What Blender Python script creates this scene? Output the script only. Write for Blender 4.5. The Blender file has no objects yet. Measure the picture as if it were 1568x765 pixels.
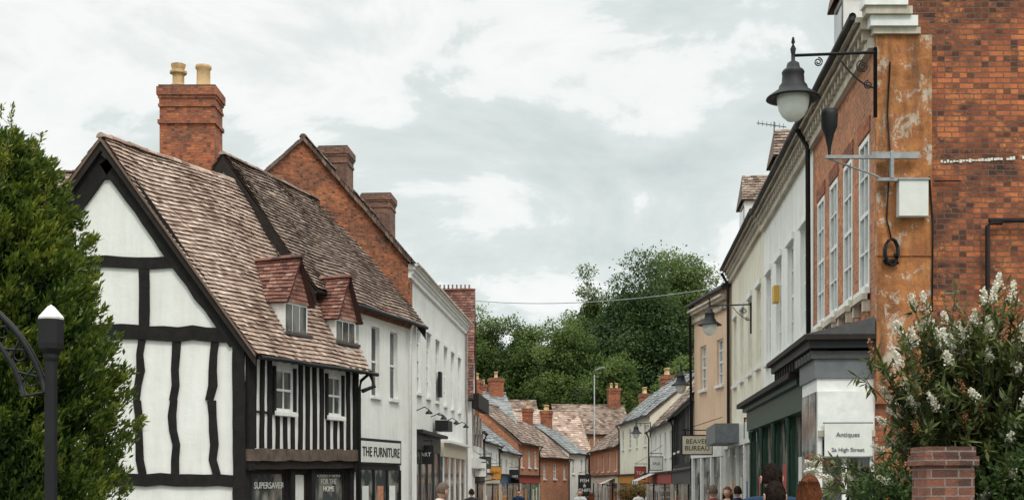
import bpy, math, random
import numpy as np
from mathutils import Vector, Matrix, noise
random.seed(11); rng=np.random.default_rng(11)
S=bpy.context.scene
COL=S.collection
V=Vector
# ---------------------------------------------------------------- materials
def newmat(name):
    m=bpy.data.materials.new(name); m.use_nodes=True
    nt=m.node_tree; b=nt.nodes['Principled BSDF']
    return m,nt,b
def nd(nt,t,**k):
    n=nt.nodes.new(t)
    for a,v in k.items(): setattr(n,a,v)
    return n
def c4(c): return (c[0],c[1],c[2],1)
def uvmap(nt,sx=1,sy=1,src='UV'):
    tc=nd(nt,'ShaderNodeTexCoord'); mp=nd(nt,'ShaderNodeMapping')
    mp.inputs['Scale'].default_value=(sx,sy,1 if src=='UV' else sx)
    nt.links.new(tc.outputs[src],mp.inputs[0]); return mp.outputs[0]
def nz(nt,vec,scale,detail=4,rough=.6,dist=0):
    n=nd(nt,'ShaderNodeTexNoise'); n.inputs['Scale'].default_value=scale
    n.inputs['Detail'].default_value=detail; n.inputs['Roughness'].default_value=rough
    n.inputs['Distortion'].default_value=dist
    nt.links.new(vec,n.inputs['Vector']); return n.outputs[0]
def ramp(nt,fac,stops):
    r=nd(nt,'ShaderNodeValToRGB'); e=r.color_ramp.elements
    while len(e)<len(stops): e.new(.5)
    for i,(p,c) in enumerate(stops):
        e[i].position=p; e[i].color=c4(c) if not isinstance(c,(int,float)) else (c,c,c,1)
    nt.links.new(fac,r.inputs[0]); return r.outputs[0]
def mix(nt,fac,a,b,mode='MIX'):
    m=nd(nt,'ShaderNodeMix',data_type='RGBA',blend_type=mode)
    for s,v in ((0,fac),(6,a),(7,b)):
        if hasattr(v,'is_output'): nt.links.new(v,m.inputs[s])
        elif s==0: m.inputs[0].default_value=v
        else: m.inputs[s].default_value=c4(v)
    return m.outputs[2]
def bump(nt,b,h,strength=.5,dist=.01,prev=None):
    n=nd(nt,'ShaderNodeBump'); n.inputs['Strength'].default_value=strength
    n.inputs['Distance'].default_value=dist
    nt.links.new(h,n.inputs['Height'])
    if prev: nt.links.new(prev,n.inputs['Normal'])
    nt.links.new(n.outputs[0],b.inputs['Normal']); return n.outputs[0]
def plaster(name,col,dirt=.5,dcol=None):
    m,nt,b=newmat(name)
    dcol=dcol or (col[0]*.5,col[1]*.47,col[2]*.42)
    st=nz(nt,uvmap(nt,2.2,.22),1.6,6,.65); bl=nz(nt,uvmap(nt),.7,5,.6)
    f=ramp(nt,st,[(.42,0.),(.8,dirt)]); f2=ramp(nt,bl,[(.45,0.),(.8,dirt*.8)])
    c=mix(nt,f,col,dcol); c=mix(nt,f2,c,dcol)
    nt.links.new(c,b.inputs['Base Color']); b.inputs['Roughness'].default_value=.85
    p=bump(nt,b,nz(nt,uvmap(nt),3,3),.4,.035)
    bump(nt,b,nz(nt,uvmap(nt),30,4),.3,.006,p)
    return m
def brick(name,c1,c2,mortar,dark=(.05,.03,.025),dirt=.6,bw=.225,rh=.075,patch=None,light=None,dk=.62):
    m,nt,b=newmat(name)
    uv0=uvmap(nt)
    # slightly wandering courses
    wn0=nd(nt,'ShaderNodeTexNoise'); wn0.inputs['Scale'].default_value=1.1; wn0.inputs['Detail'].default_value=2; nt.links.new(uv0,wn0.inputs['Vector'])
    sc=nd(nt,'ShaderNodeVectorMath',operation='MULTIPLY_ADD'); sc.inputs[1].default_value=(.03,.03,0); nt.links.new(wn0.outputs['Color'],sc.inputs[0]); nt.links.new(uv0,sc.inputs[2]); uv=sc.outputs[0]
    t=nd(nt,'ShaderNodeTexBrick'); t.inputs['Scale'].default_value=1
    t.inputs['Brick Width'].default_value=bw; t.inputs['Row Height'].default_value=rh
    t.inputs['Mortar Size'].default_value=.009; t.inputs['Mortar Smooth'].default_value=.3
    t.inputs['Color1'].default_value=c4(c1); t.inputs['Color2'].default_value=c4(c2)
    t.inputs['Mortar'].default_value=c4(mortar); t.inputs['Bias'].default_value=-.05
    nt.links.new(uv,t.inputs['Vector'])
    wn=nd(nt,'ShaderNodeTexWhiteNoise',noise_dimensions='2D'); sn=nd(nt,'ShaderNodeVectorMath',operation='SNAP'); sn.inputs[1].default_value=(bw/2,rh,1)
    nt.links.new(uv,sn.inputs[0]); nt.links.new(sn.outputs[0],wn.inputs['Vector'])
    f=ramp(nt,wn.outputs[0],[(.0,dk),(.3,.0),(.7,.0),(1.,.0)])
    c=mix(nt,f,t.outputs['Color'],dark)
    f=ramp(nt,wn.outputs[0],[(.78,.0),(.98,.6)])
    c=mix(nt,f,c,light or tuple(min(1,x*1.5) for x in c1))
    f=ramp(nt,nz(nt,uvmap(nt,.55,.85),1,9,.75),[(.44,0.),(.62,dirt)])
    c=mix(nt,f,c,dark)
    if patch:
        f=ramp(nt,nz(nt,uvmap(nt,1.1,1.3),1.3,9,.78),[(.54,0.),(.62,.8)])
        c=mix(nt,f,c,patch)
    c=mix(nt,t.outputs['Fac'],c,mortar)
    nt.links.new(c,b.inputs['Base Color']); b.inputs['Roughness'].default_value=.9
    inv=nd(nt,'ShaderNodeMath',operation='MULTIPLY_ADD'); inv.inputs[1].default_value=-1; inv.inputs[2].default_value=1
    nt.links.new(t.outputs['Fac'],inv.inputs[0])
    p=bump(nt,b,inv.outputs[0],1.,.02)
    bump(nt,b,nz(nt,uv0,20,5,.75),.9,.025,p)
    return m
def tilemat(name,stops,moss=(.10,.10,.05),mossf=.4,lich=.35):
    m,nt,b=newmat(name)
    a=nd(nt,'ShaderNodeAttribute',attribute_name='rnd')
    c=ramp(nt,a.outputs['Fac'],stops)
    f=ramp(nt,nz(nt,uvmap(nt,1,.6),.9,7,.7),[(.46,0.),(.72,mossf)])
    c=mix(nt,f,c,moss)
    f=ramp(nt,nz(nt,uvmap(nt,1,1),5.5,5,.75),[(.62,0.),(.7,lich)])
    c=mix(nt,f,c,(.40,.36,.28))
    f=ramp(nt,nz(nt,uvmap(nt),14,4,.7),[(.3,.7),(.7,1.15)])
    c=mix(nt,1.,c,f,'MULTIPLY')
    nt.links.new(c,b.inputs['Base Color']); b.inputs['Roughness'].default_value=.85
    bump(nt,b,nz(nt,uvmap(nt),40,3),.4,.006)
    return m
def simple(name,col,rough=.6,metal=0,var=.25,scale=6,bmp=.2,spec=.5):
    m,nt,b=newmat(name)
    f=ramp(nt,nz(nt,uvmap(nt,1,1,'Object'),scale,5,.65),[(.3,1-var),(.7,1+var*.4)])
    c=mix(nt,1.,col,f,'MULTIPLY')
    nt.links.new(c,b.inputs['Base Color']); b.inputs['Specular IOR Level'].default_value=spec
    b.inputs['Roughness'].default_value=rough; b.inputs['Metallic'].default_value=metal
    if bmp: bump(nt,b,nz(nt,uvmap(nt,1,1,'Object'),scale*5,3),bmp,.005)
    return m
def glassmat(name,tint=(.03,.035,.04),curt=(.3,.3,.28),lo=.5,hi=.62,sc=1.1):
    m,nt,b=newmat(name)
    f=ramp(nt,nz(nt,uvmap(nt,1.3,.7),sc,2,.4),[(lo,0.),(hi,.55)])
    c=mix(nt,f,tint,curt)
    nt.links.new(c,b.inputs['Base Color']); b.inputs['Roughness'].default_value=.07
    b.inputs['Specular IOR Level'].default_value=.7
    bump(nt,b,nz(nt,uvmap(nt),1.5,1),.15,.02)
    return m
def leafmat(name,stops,transl=.3):
    m,nt,b=newmat(name)
    a=nd(nt,'ShaderNodeAttribute',attribute_name='rnd')
    c=ramp(nt,a.outputs['Fac'],stops)
    nt.links.new(c,b.inputs['Base Color']); b.inputs['Roughness'].default_value=.55
    b.inputs['Specular IOR Level'].default_value=.3
    t=nd(nt,'ShaderNodeBsdfTranslucent'); nt.links.new(c,t.inputs[0])
    x=nd(nt,'ShaderNodeMixShader'); x.inputs[0].default_value=transl
    nt.links.new(b.outputs[0],x.inputs[1]); nt.links.new(t.outputs[0],x.inputs[2])
    nt.links.new(x.outputs[0],nt.nodes['Material Output'].inputs[0])
    return m
MT={}
MT['white']=plaster('white_render',(.81,.805,.77),.30)
MT['white2']=plaster('white_painted_brick',(.80,.80,.77),.42)
MT['cream']=plaster('cream_render',(.78,.73,.60),.45)
MT['offwhite']=plaster('offwhite_render',(.74,.72,.65),.45)
MT['peach']=plaster('peach_render',(.74,.52,.36),.4)
MT['cornice']=plaster('cornice_stucco',(.62,.56,.46),.95,(.20,.15,.11))
MT['whitepaint']=simple('white_woodwork',(.8,.8,.77),.5,0,.15)
MT['brickR']=brick('old_orange_brick',(.56,.17,.06),(.33,.085,.038),(.17,.11,.08),(.040,.022,.018),.97,patch=(.66,.23,.075),rh=.083,dk=.85)
MT['brickF']=brick('orange_facade_brick',(.62,.23,.10),(.47,.16,.075),(.42,.29,.2),(.16,.07,.045),.45)
MT['brickC']=brick('chimney_brick',(.52,.15,.055),(.36,.09,.04),(.24,.16,.12),(.06,.03,.024),.75,patch=(.62,.22,.085),dk=.75)
MT['brickG']=brick('gable_brick',(.48,.15,.055),(.30,.085,.04),(.24,.16,.11),(.05,.028,.024),.92,patch=(.58,.22,.08),dk=.8)
MT['brickB']=brick('brown_brick',(.27,.12,.08),(.18,.085,.06),(.18,.14,.11),(.05,.035,.03),.7)
MT['brickP']=brick('pier_brick',(.30,.11,.065),(.2,.075,.05),(.26,.2,.17),(.06,.035,.03),.8,dk=.75)
MT['tile1']=tilemat('faded_clay_tile',[(0,(.17,.095,.07)),(.3,(.35,.235,.18)),(.7,(.50,.365,.29)),(1,(.62,.475,.39))],(.15,.10,.07),.6)
MT['tile2']=tilemat('brown_clay_tile',[(0,(.07,.043,.034)),(.35,(.19,.125,.095)),(.7,(.30,.215,.165)),(1,(.42,.31,.245))],(.09,.07,.045),.6)
MT['tile3']=tilemat('red_clay_tile',[(0,(.06,.026,.022)),(.4,(.18,.07,.05)),(.75,(.29,.12,.085)),(1,(.42,.24,.18))],(.06,.038,.03),.8)
MT['slate']=tilemat('grey_slate',[(0,(.12,.13,.135)),(.5,(.22,.23,.235)),(1,(.33,.34,.33))],(.17,.16,.12),.5)
MT['timber']=simple('black_timber',(.014,.012,.011),.85,0,.6,5,.9,.3)
MT['oak']=simple('weathered_oak',(.12,.085,.065),.85,0,.6,4,.8)
MT['darkwood']=simple('dark_wood',(.025,.019,.016),.8,0,.4,6,.2,.3)
MT['iron']=simple('black_iron',(.012,.012,.013),.55,0,.3,6,.2,.3)
MT['galv']=simple('galvanised_steel',(.32,.33,.33),.55,.3,.4)
MT['lead']=simple('lead_flashing',(.07,.07,.072),.7,0,.4)
MT['glass']=glassmat('window_glass')
MT['glassL']=glassmat('pale_window_glass',(.20,.23,.24),(.55,.56,.53))  # window glass with paler tint and curtain tones
MT['shopglass']=glassmat('shop_glass',(.05,.06,.06),(.42,.38,.32),.45,.6,2.2)
MT['fargl']=glassmat('street_shop_glass',(.06,.065,.07),(.5,.42,.34),.46,.58,2.4)
MT['green']=simple('green_paint',(.010,.055,.030),.45,0,.4)
MT['greyp']=simple('grey_paint',(.14,.15,.16),.5,0,.25)
MT['black']=simple('black_paint',(.013,.013,.014),.5,0,.2,6,.2,.3)
MT['dblue']=simple('dark_fascia',(.03,.035,.04),.5,0,.2)
MT['signw']=simple('sign_white',(.7,.7,.66),.5,0,.1)
MT['signc']=simple('sign_cream',(.62,.55,.42),.5,0,.15)
MT['signo']=simple('sign_orange',(.60,.25,.03),.5,0,.15)
MT['signr']=simple('sign_red',(.36,.05,.035),.5,0,.15)
MT['signb']=simple('sign_blue',(.05,.12,.20),.5,0,.15)
MT['yellow']=simple('alarm_box_yellow',(.65,.38,.06),.5,0,.1)
MT['pot']=simple('buff_clay',(.58,.38,.19),.8,0,.35,4)
MT['potr']=simple('red_clay',(.36,.14,.08),.8,0,.35,4)
MT['bulb']=simple('frosted_lamp_glass',(.78,.78,.74),.15,0,.1,3,0)
MT['bark']=simple('bark',(.07,.05,.035),.9,0,.4,5,.8)
def quoin():
    m,nt,b=newmat('flaking_ochre_plaster')
    uv=uvmap(nt)
    c=ramp(nt,nz(nt,uv,2.2,9,.78),[(.30,(.12,.05,.02)),(.42,(.32,.12,.04)),(.55,(.48,.19,.06)),(.68,(.54,.29,.12))])
    f=ramp(nt,nz(nt,uvmap(nt,1.3,.9),2.3,9,.8,.5),[(.54,0.),(.57,1.)])
    c=mix(nt,f,c,(.52,.43,.34))
    f=ramp(nt,nz(nt,uvmap(nt,1,1.2),3.5,7,.75,.4),[(.57,0.),(.62,.9)])
    c=mix(nt,f,c,(.34,.12,.06))
    f=ramp(nt,nz(nt,uvmap(nt,3,.4),1.5,6,.7),[(.46,0.),(.68,.8)])
    c=mix(nt,f,c,(.09,.045,.025))
    nt.links.new(c,b.inputs['Base Color']); b.inputs['Roughness'].default_value=.88
    bump(nt,b,nz(nt,uv,3.5,8,.7),.8,.05); return m
MT['quoin']=quoin()
MT['asphalt']=simple('asphalt',(.05,.05,.052),.9,0,.3,3)
MT['paving']=brick('paving_slabs',(.30,.29,.27),(.24,.23,.22),(.14,.13,.12),(.1,.1,.1),.4,.6,.45)
MT['kerb']=simple('kerb_stone',(.3,.29,.28),.85,0,.2)
MT['roadpaint']=simple('road_paint',(.6,.45,.05),.7,0,.3)
MT['grass']=simple('grass',(.05,.085,.025),.95,0,.5,.6)
# ---------------------------------------------------------------- mesh builder
class MB:
    def __init__(s): s.v=[];s.f=[];s.uv=[];s.m=[];s.r=[];s.sm=[]
    def face(s,pts,mat,r=None,sm=False):
        pts=[V(p) for p in pts]; b=len(s.v); s.v.extend(pts); s.f.append(list(range(b,b+len(pts))))
        n=V((0,0,0))
        for i in range(len(pts)):
            a=pts[i];c=pts[(i+1)%len(pts)]
            n+=V(((a.y-c.y)*(a.z+c.z),(a.z-c.z)*(a.x+c.x),(a.x-c.x)*(a.y+c.y)))
        if n.length>1e-12: n.normalize()
        if abs(n.z)>.995: t=V((1,0,0));bb=V((0,1,0))
        else:
            t=V((0,0,1)).cross(n).normalized(); bb=n.cross(t)
            if bb.z<0: bb=-bb
        s.uv.extend([(p.dot(t),p.dot(bb)) for p in pts]); s.m.append(mat)
        s.r.append(random.random() if r is None else r); s.sm.append(sm)
    def mesh(s,verts,faces,mat,sm=True,r=None):
        b=len(s.v); s.v.extend([V(p) for p in verts])
        for f in faces:
            s.f.append([b+i for i in f]); s.uv.extend([(verts[i][0]+verts[i][1],verts[i][2]) for i in f])
            s.m.append(mat); s.r.append(random.random() if r is None else r); s.sm.append(sm)
    def hexa(s,p,mat,r=None):
        for q in ((0,3,2,1),(4,5,6,7),(0,1,5,4),(1,2,6,5),(2,3,7,6),(3,0,4,7)):
            s.face([p[i] for i in q],mat,r)
    def build(s,name,root):
        if not s.f: return None
        me=bpy.data.meshes.new(name); L=root.location if root else V((0,0,0))
        me.from_pydata([tuple(v-L) for v in s.v],[],s.f)
        names=[]
        for m in s.m:
            if m not in names: names.append(m)
        for k in names: me.materials.append(MT[k])
        me.polygons.foreach_set('material_index',[names.index(m) for m in s.m])
        me.polygons.foreach_set('use_smooth',s.sm)
        u=me.uv_layers.new(name='UVMap'); u.data.foreach_set('uv',[c for q in s.uv for c in q])
        a=me.attributes.new('rnd','FLOAT','FACE'); a.data.foreach_set('value',s.r)
        me.update(); o=bpy.data.objects.new(name,me); COL.objects.link(o)
        if root: o.parent=root
        return o
class Obj:
    def __init__(s,name,loc=(0,0,0)):
        s.root=bpy.data.objects.new(name,None); COL.objects.link(s.root); s.root.location=V((loc[0],loc[1],loc[2] if len(loc)>2 else 0)); s.root.empty_display_size=.3
        s.p={}
    def part(s,n):
        if n not in s.p: s.p[n]=MB()
        return s.p[n]
    def done(s):
        for n,m in s.p.items(): m.build(n,s.root)
        return s.root
class Fr:
    def __init__(s,p0,p1,side=1):
        s.o=V((p0[0],p0[1],0)); e=V((p1[0],p1[1],0)); s.L=(e-s.o).length; s.d=(e-s.o).normalized()
        s.n=V((s.d.y,-s.d.x,0))*side
    def P(s,u,n,z): return s.o+s.d*u+s.n*n+V((0,0,z))
def box(mb,fr,u0,u1,n0,n1,z0,z1,mat,r=None):
    mb.hexa([fr.P(u0,n0,z0),fr.P(u1,n0,z0),fr.P(u1,n1,z0),fr.P(u0,n1,z0),fr.P(u0,n0,z1),fr.P(u1,n0,z1),fr.P(u1,n1,z1),fr.P(u0,n1,z1)],mat,r)
def beam(mb,fr,a,b,w,n0,n1,mat,wob=.02,seg=None):
    a=V((a[0],a[1]));b=V((b[0],b[1])); L=(b-a).length; d=(b-a)/L; q=V((-d.y,d.x)); seg=seg or max(2,int(L/.35))
    L_=[];R_=[]
    for i in range(seg+1):
        c=a+d*L*i/seg; k=random.uniform(-wob,wob)
        L_.append(c+q*(w/2+k+random.uniform(-wob,wob)*.5)); R_.append(c-q*(w/2-k+random.uniform(-wob,wob)*.5))
    for i in range(seg):
        qd=[L_[i],L_[i+1],R_[i+1],R_[i]]
        mb.hexa([fr.P(p.x,n0,p.y) for p in qd]+[fr.P(p.x,n1,p.y) for p in qd],mat)
def tube(mb,pts,r,mat,k=6):
    pts=[V(p) for p in pts]; rs=r if isinstance(r,(list,tuple)) else [r]*len(pts)
    vs=[];fs=[]
    for i,p in enumerate(pts):
        t=(pts[min(i+1,len(pts)-1)]-pts[max(i-1,0)]).normalized()
        a=t.cross(V((0,0,1)) if abs(t.z)<.9 else V((1,0,0))).normalized(); b=t.cross(a)
        for j in range(k):
            an=2*math.pi*j/k; vs.append(p+(a*math.cos(an)+b*math.sin(an))*rs[i])
    for i in range(len(pts)-1):
        for j in range(k):
            fs.append((i*k+j,i*k+(j+1)%k,(i+1)*k+(j+1)%k,(i+1)*k+j))
    fs.append(tuple(range(k))); fs.append(tuple(range((len(pts)-1)*k,len(pts)*k)))
    mb.mesh(vs,fs,mat,k>4)
def lathe(mb,c,prof,mat,k=20,sm=True):
    c=V(c); vs=[];fs=[]
    for (r,z) in prof:
        for j in range(k):
            a=2*math.pi*j/k; vs.append(c+V((math.cos(a)*r,math.sin(a)*r,z)))
    for i in range(len(prof)-1):
        for j in range(k): fs.append((i*k+j,i*k+(j+1)%k,(i+1)*k+(j+1)%k,(i+1)*k+j))
    mb.mesh(vs,fs,mat,sm)
def wall(mb,fr,u0,u1,z0,z1,ops,mat,n=0):
    us=sorted({u0,u1,*[o[0] for o in ops],*[o[1] for o in ops]}); zs=sorted({z0,z1,*[o[2] for o in ops],*[o[3] for o in ops]})
    us=[u for u in us if u0<=u<=u1]; zs=[z for z in zs if z0<=z<=z1]
    for i in range(len(us)-1):
        for j in range(len(zs)-1):
            cu=(us[i]+us[i+1])/2; cz=(zs[j]+zs[j+1])/2
            if any(o[0]<cu<o[1] and o[2]<cz<o[3] for o in ops): continue
            mb.face([fr.P(us[i],n,zs[j]),fr.P(us[i+1],n,zs[j]),fr.P(us[i+1],n,zs[j+1]),fr.P(us[i],n,zs[j+1])],mat)
def window(o,fr,u0,u1,z0,z1,wm,nv=1,nh=1,rec=.1,fm='whitepaint',gm='glass',sill=True,fw=.06,n=0,head=False):
    w=o.part('windows'); a=n;b=n-rec-.03
    for q in (((u0,z0),(u1,z0)),((u1,z0),(u1,z1)),((u1,z1),(u0,z1)),((u0,z1),(u0,z0))):
        w.face([fr.P(q[0][0],a,q[0][1]),fr.P(q[1][0],a,q[1][1]),fr.P(q[1][0],b,q[1][1]),fr.P(q[0][0],b,q[0][1])],wm)
    g=n-rec
    w.face([fr.P(u0,g,z0),fr.P(u1,g,z0),fr.P(u1,g,z1),fr.P(u0,g,z1)],gm)
    f0,f1=g-.02,g+.04
    box(w,fr,u0+.002,u0+fw,f0,f1,z0+.002,z1-.002,fm); box(w,fr,u1-fw,u1-.002,f0,f1,z0+.002,z1-.002,fm)
    box(w,fr,u0+fw,u1-fw,f0,f1,z0+.002,z0+fw,fm); box(w,fr,u0+fw,u1-fw,f0,f1,z1-fw,z1-.002,fm)
    for i in range(1,nv+1):
        u=u0+(u1-u0)*i/(nv+1); box(w,fr,u-.015,u+.015,f0,f1-.01,z0+fw,z1-fw,fm)
    for i in range(1,nh+1):
        z=z0+(z1-z0)*i/(nh+1); t=.03 if i==(nh+1)//2 else .015
        box(w,fr,u0+fw,u1-fw,f0,f1-.005,z-t,z+t,fm)
    if sill: box(w,fr,u0-.08,u1+.08,n-rec+.04,n+.09,z0-.1,z0-.003,fm if fm!='black' else 'cornice')
    if head: box(w,fr,u0-.1,u1+.1,n+.002,n+.06,z1+.003,z1+.16,fm)
def tile_roof(mb,A,B,C,D,gauge,tw,mat,sag=.03,under=True,lift=.03):
    A,B,C,D=V(A),V(B),V(C),V(D)
    H=((D-A).length+(C-B).length)/2; rows=max(2,int(H/gauge))
    N=((B-A).cross(D-A)); 
    if N.length<1e-6: N=(B-A).cross(C-A)
    N.normalize()
    if N.z<0: N=-N
    def Q(u,v):
        p=(A*(1-u)+B*u)*(1-v)+(D*(1-u)+C*u)*v
        return p+N*(sag*noise.noise(p*.45)*1.6)
    if under:
        for i in range(6):
            for j in range(6):
                mb.face([Q(i/6,j/6)-N*.03,Q((i+1)/6,j/6)-N*.03,Q((i+1)/6,(j+1)/6)-N*.03,Q(i/6,(j+1)/6)-N*.03],mat,.1)
    for i in range(rows):
        v0=i/rows; v1=min(1,(i+1.12)/rows)
        w=(Q(1,v0)-Q(0,v0)).length
        if w<tw*.4: continue
        n=max(1,int(w/tw)); off=(i%2)*.5+random.uniform(-.08,.08)
        for j in range(-1,n+1):
            ua=(j+off)/n; ub=(j+1+off)/n; ua=max(0,ua); ub=min(1,ub)
            if ub-ua<.15/n: continue
            g=.003/max(w,.1); 
            a=lift+random.uniform(-.008,.012); b=random.uniform(0,.004); k=random.uniform(-.008,.008)
            dv=random.uniform(-.07,.07)/rows
            vv=max(0,v0+dv)
            p0=Q(ua+g,vv)+N*(a+k); p1=Q(ub-g,vv)+N*(a-k); p2=Q(ub-g,v1)+N*b; p3=Q(ua+g,v1)+N*b
            r=min(1,max(0,random.gauss(.5,.24)+.3*noise.noise(p0*.8)))
            mb.face([p0,p1,p2,p3],mat,r); mb.face([p0-N*.022,p1-N*.022,p1,p0],mat,r*.35)
def ridge(mb,a,b,mat,r=.11,step=.32):
    a,b=V(a),V(b); L=(b-a).length; d=(b-a)/L; s=d.cross(V((0,0,1))).normalized(); n=max(1,int(L/step))
    for i in range(n):
        p=a+d*L*i/n; q=a+d*(L*(i+1)/n+.01); z=V((0,0,random.uniform(-.012,.018)))
        rr=r*random.uniform(.95,1.08)
        prof=[(math.cos(t)*rr,math.sin(t)*rr*.9) for t in [math.pi*j/6 for j in range(7)]]
        rn=random.random()
        vs=[p+s*x+V((0,0,y-.03))+z for x,y in prof]+[q+s*x*.93+V((0,0,y*.93-.03))+z for x,y in prof]
        mb.mesh(vs,[(j,j+1,j+8,j+7) for j in range(6)]+[tuple(range(7))],mat,False,rn)
def chimney(o,fr,u,n,w,d,z0,z1,mat,pots=(),pm='pot',ph=.55):
    c=o.part('chimney')
    box(c,fr,u-w/2,u+w/2,n-d/2,n+d/2,z0,z1-.62,mat)
    box(c,fr,u-w/2-.035,u+w/2+.035,n-d/2-.035,n+d/2+.035,z1-.617,z1-.54,mat)
    box(c,fr,u-w/2-.01,u+w/2+.01,n-d/2-.01,n+d/2+.01,z1-.537,z1-.38,mat)
    box(c,fr,u-w/2-.04,u+w/2+.04,n-d/2-.04,n+d/2+.04,z1-.377,z1-.3,mat)
    box(c,fr,u-w/2-.075,u+w/2+.075,n-d/2-.075,n+d/2+.075,z1-.297,z1-.06,mat)
    box(c,fr,u-w/2-.03,u+w/2+.03,n-d/2-.03,n+d/2+.03,z1-.057,z1,'oak')
    for k,(pu) in enumerate(pots):
        lathe(o.part('chimney_pots'),fr.P(u+pu,n,z1),[(.19,-.02),(.19,.05),(.15,.08),(.145,ph*.8),(.18,ph*.84),(.18,ph),(.13,ph),(.13,ph-.2)],pm,14)
def gutter(o,fr,u0,u1,n,z,r=.06,mat='iron'):
    tube(o.part('gutter'),[fr.P(u0+(u1-u0)*i/8,n,z+random.uniform(-.012,.012)) for i in range(9)],r,mat,8)
def text(o,fr,u,n,z,s,size,mat,name='lettering'):
    cu=bpy.data.curves.new(name,'FONT'); cu.body=s; cu.size=size; cu.extrude=.006; cu.align_x='CENTER'; cu.align_y='CENTER'
    cu.materials.append(MT[mat]); ob=bpy.data.objects.new(name,cu); COL.objects.link(ob); ob.parent=o.root
    N=fr.n; X=(-N).cross(V((0,0,1))); Y=V((0,0,1))
    M=Matrix((X,Y,N)).transposed().to_4x4(); M.translation=fr.P(u,n,z)-o.root.location
    ob.matrix_basis=M
def cornice(o,fr,u0,u1,z,mat='cornice',dent=True,sc=1):
    c=o.part('cornice')
    box(c,fr,u0,u1,.002,.10*sc,z-.45*sc,z-.30*sc,mat)
    box(c,fr,u0,u1,.002,.22*sc,z-.16*sc,z-.06*sc,mat)
    box(c,fr,u0,u1,.002,.30*sc,z-.058*sc,z+.02,mat)
    if dent:
        n=int((u1-u0)/.3)
        for i in range(n):
            u=u0+(i+.5)*(u1-u0)/n; box(c,fr,u-.06,u+.06,.003,.17*sc,z-.298*sc,z-.162*sc,mat)
def house(name,p0,p1,side,depth,ze,zr,wm,rm,wins=(),ov=.25,base=-3,gauge=.28,tw=.35,gm=None,chim=(),fm='whitepaint',rec=.1,gv=.12,lift=.03,bm='oak',bh=.16,sag=.03):
    fr=Fr(p0,p1,side); o=Obj(name,p0); W=o.part('walls'); L=fr.L; gm=gm or wm
    ops=[(w[0]-w[1]/2,w[0]+w[1]/2,w[2],w[3]) for w in wins]
    wall(W,fr,0,L,base,ze,ops,wm)
    for w,op in zip(wins,ops):
        ex=w[4] if len(w)>4 else {}
        window(o,fr,*op,wm,**{**dict(fm=fm,rec=rec),**ex})
    for u in (0,L):
        W.face([fr.P(u,0,base),fr.P(u,-depth,base),fr.P(u,-depth,ze),fr.P(u,0,ze)],gm)
        W.face([fr.P(u,0,ze),fr.P(u,-depth,ze),fr.P(u,-depth/2,zr-.04)],gm)
    W.face([fr.P(0,-depth,base),fr.P(L,-depth,base),fr.P(L,-depth,ze),fr.P(0,-depth,ze)],gm)
    sl=(zr-ze)/(depth/2); R=o.part('roof')
    tile_roof(R,fr.P(-gv,ov,ze-ov*sl+.06),fr.P(L+gv,ov,ze-ov*sl+.06),fr.P(L+gv,-depth/2,zr+.06),fr.P(-gv,-depth/2,zr+.06),gauge,tw,rm,lift=lift,sag=sag)
    tile_roof(R,fr.P(-gv,-depth-ov,ze-ov*sl+.06),fr.P(L+gv,-depth-ov,ze-ov*sl+.06),fr.P(L+gv,-depth/2,zr+.06),fr.P(-gv,-depth/2,zr+.06),gauge*1.6,tw*1.6,rm,lift=lift)
    ridge(R,fr.P(-gv,-depth/2,zr+.08),fr.P(L+gv,-depth/2,zr+.08),rm)
    for u in (-gv+.02,L+gv-.06):
        for (na,za,nb,zb) in ((ov,ze-ov*sl,-depth/2,zr),(-depth-ov,ze-ov*sl,-depth/2,zr)):
            p=[fr.P(u,na,za-bh+.02),fr.P(u+.04,na,za-bh+.02),fr.P(u+.04,nb,zb-bh+.02),fr.P(u,nb,zb-bh+.02)]
            o.part('bargeboards').hexa(p+[q+V((0,0,bh)) for q in p],bm)
    gutter(o,fr,-gv,L+gv,ov+.03,ze-ov*sl)
    for c in chim: chimney(o,fr,*c[:6],c[6],c[7] if len(c)>7 else ())
    return o,fr
# ---------------------------------------------------------------- ground
def gz(x,y):
    z=-.01*max(0,min(y,140))
    t=max(0,min(1,(y-138)/75)); t=t*t*(3-2*t); z+=t*11.5
    t=max(0,min(1,(y-220)/300)); z+=t*t*8
    return z
g=MB(); xs=list(range(-400,-60,40))+list(range(-60,61,6))+list(range(80,401,40)); ys=list(range(-60,120,12))+list(range(120,240,6))+list(range(240,900,50))
for i in range(len(xs)-1):
    for j in range(len(ys)-1):
        g.face([(x,y,gz(x,y)-.13) for x,y in ((xs[i],ys[j]),(xs[i+1],ys[j]),(xs[i+1],ys[j+1]),(xs[i],ys[j+1]))],'grass')
g.build('ground',None)
def strip(name,a,b,dz,mat,y0=-20,y1=150,th=None):
    m=MB(); st=10; y=y0
    while y<y1:
        q=[]
        for (yy,aa) in ((y,a),(y,b),(min(y+st,y1),b),(min(y+st,y1),a)):
            cx=.078*yy
            q.append((cx+aa,yy,gz(0,yy)+dz))
        if th: m.hexa([(p[0],p[1],p[2]-th) for p in q]+q,mat)
        else: m.face(q,mat)
        y+=st
    return m.build(name,None)
strip('road',-4.4,1.9,-.12,'asphalt')
strip('pavement',-12,-4.53,0,'paving',th=.12); strip('pavement',2.03,7.5,0,'paving',th=.12)
strip('kerb',-4.527,-4.4,.003,'kerb',th=.13); strip('kerb',1.9,2.027,.003,'kerb',th=.13)
strip('road_marking',-4.2,-4.12,-.116,'roadpaint'); strip('road_marking',1.6,1.68,-.116,'roadpaint')
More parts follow.
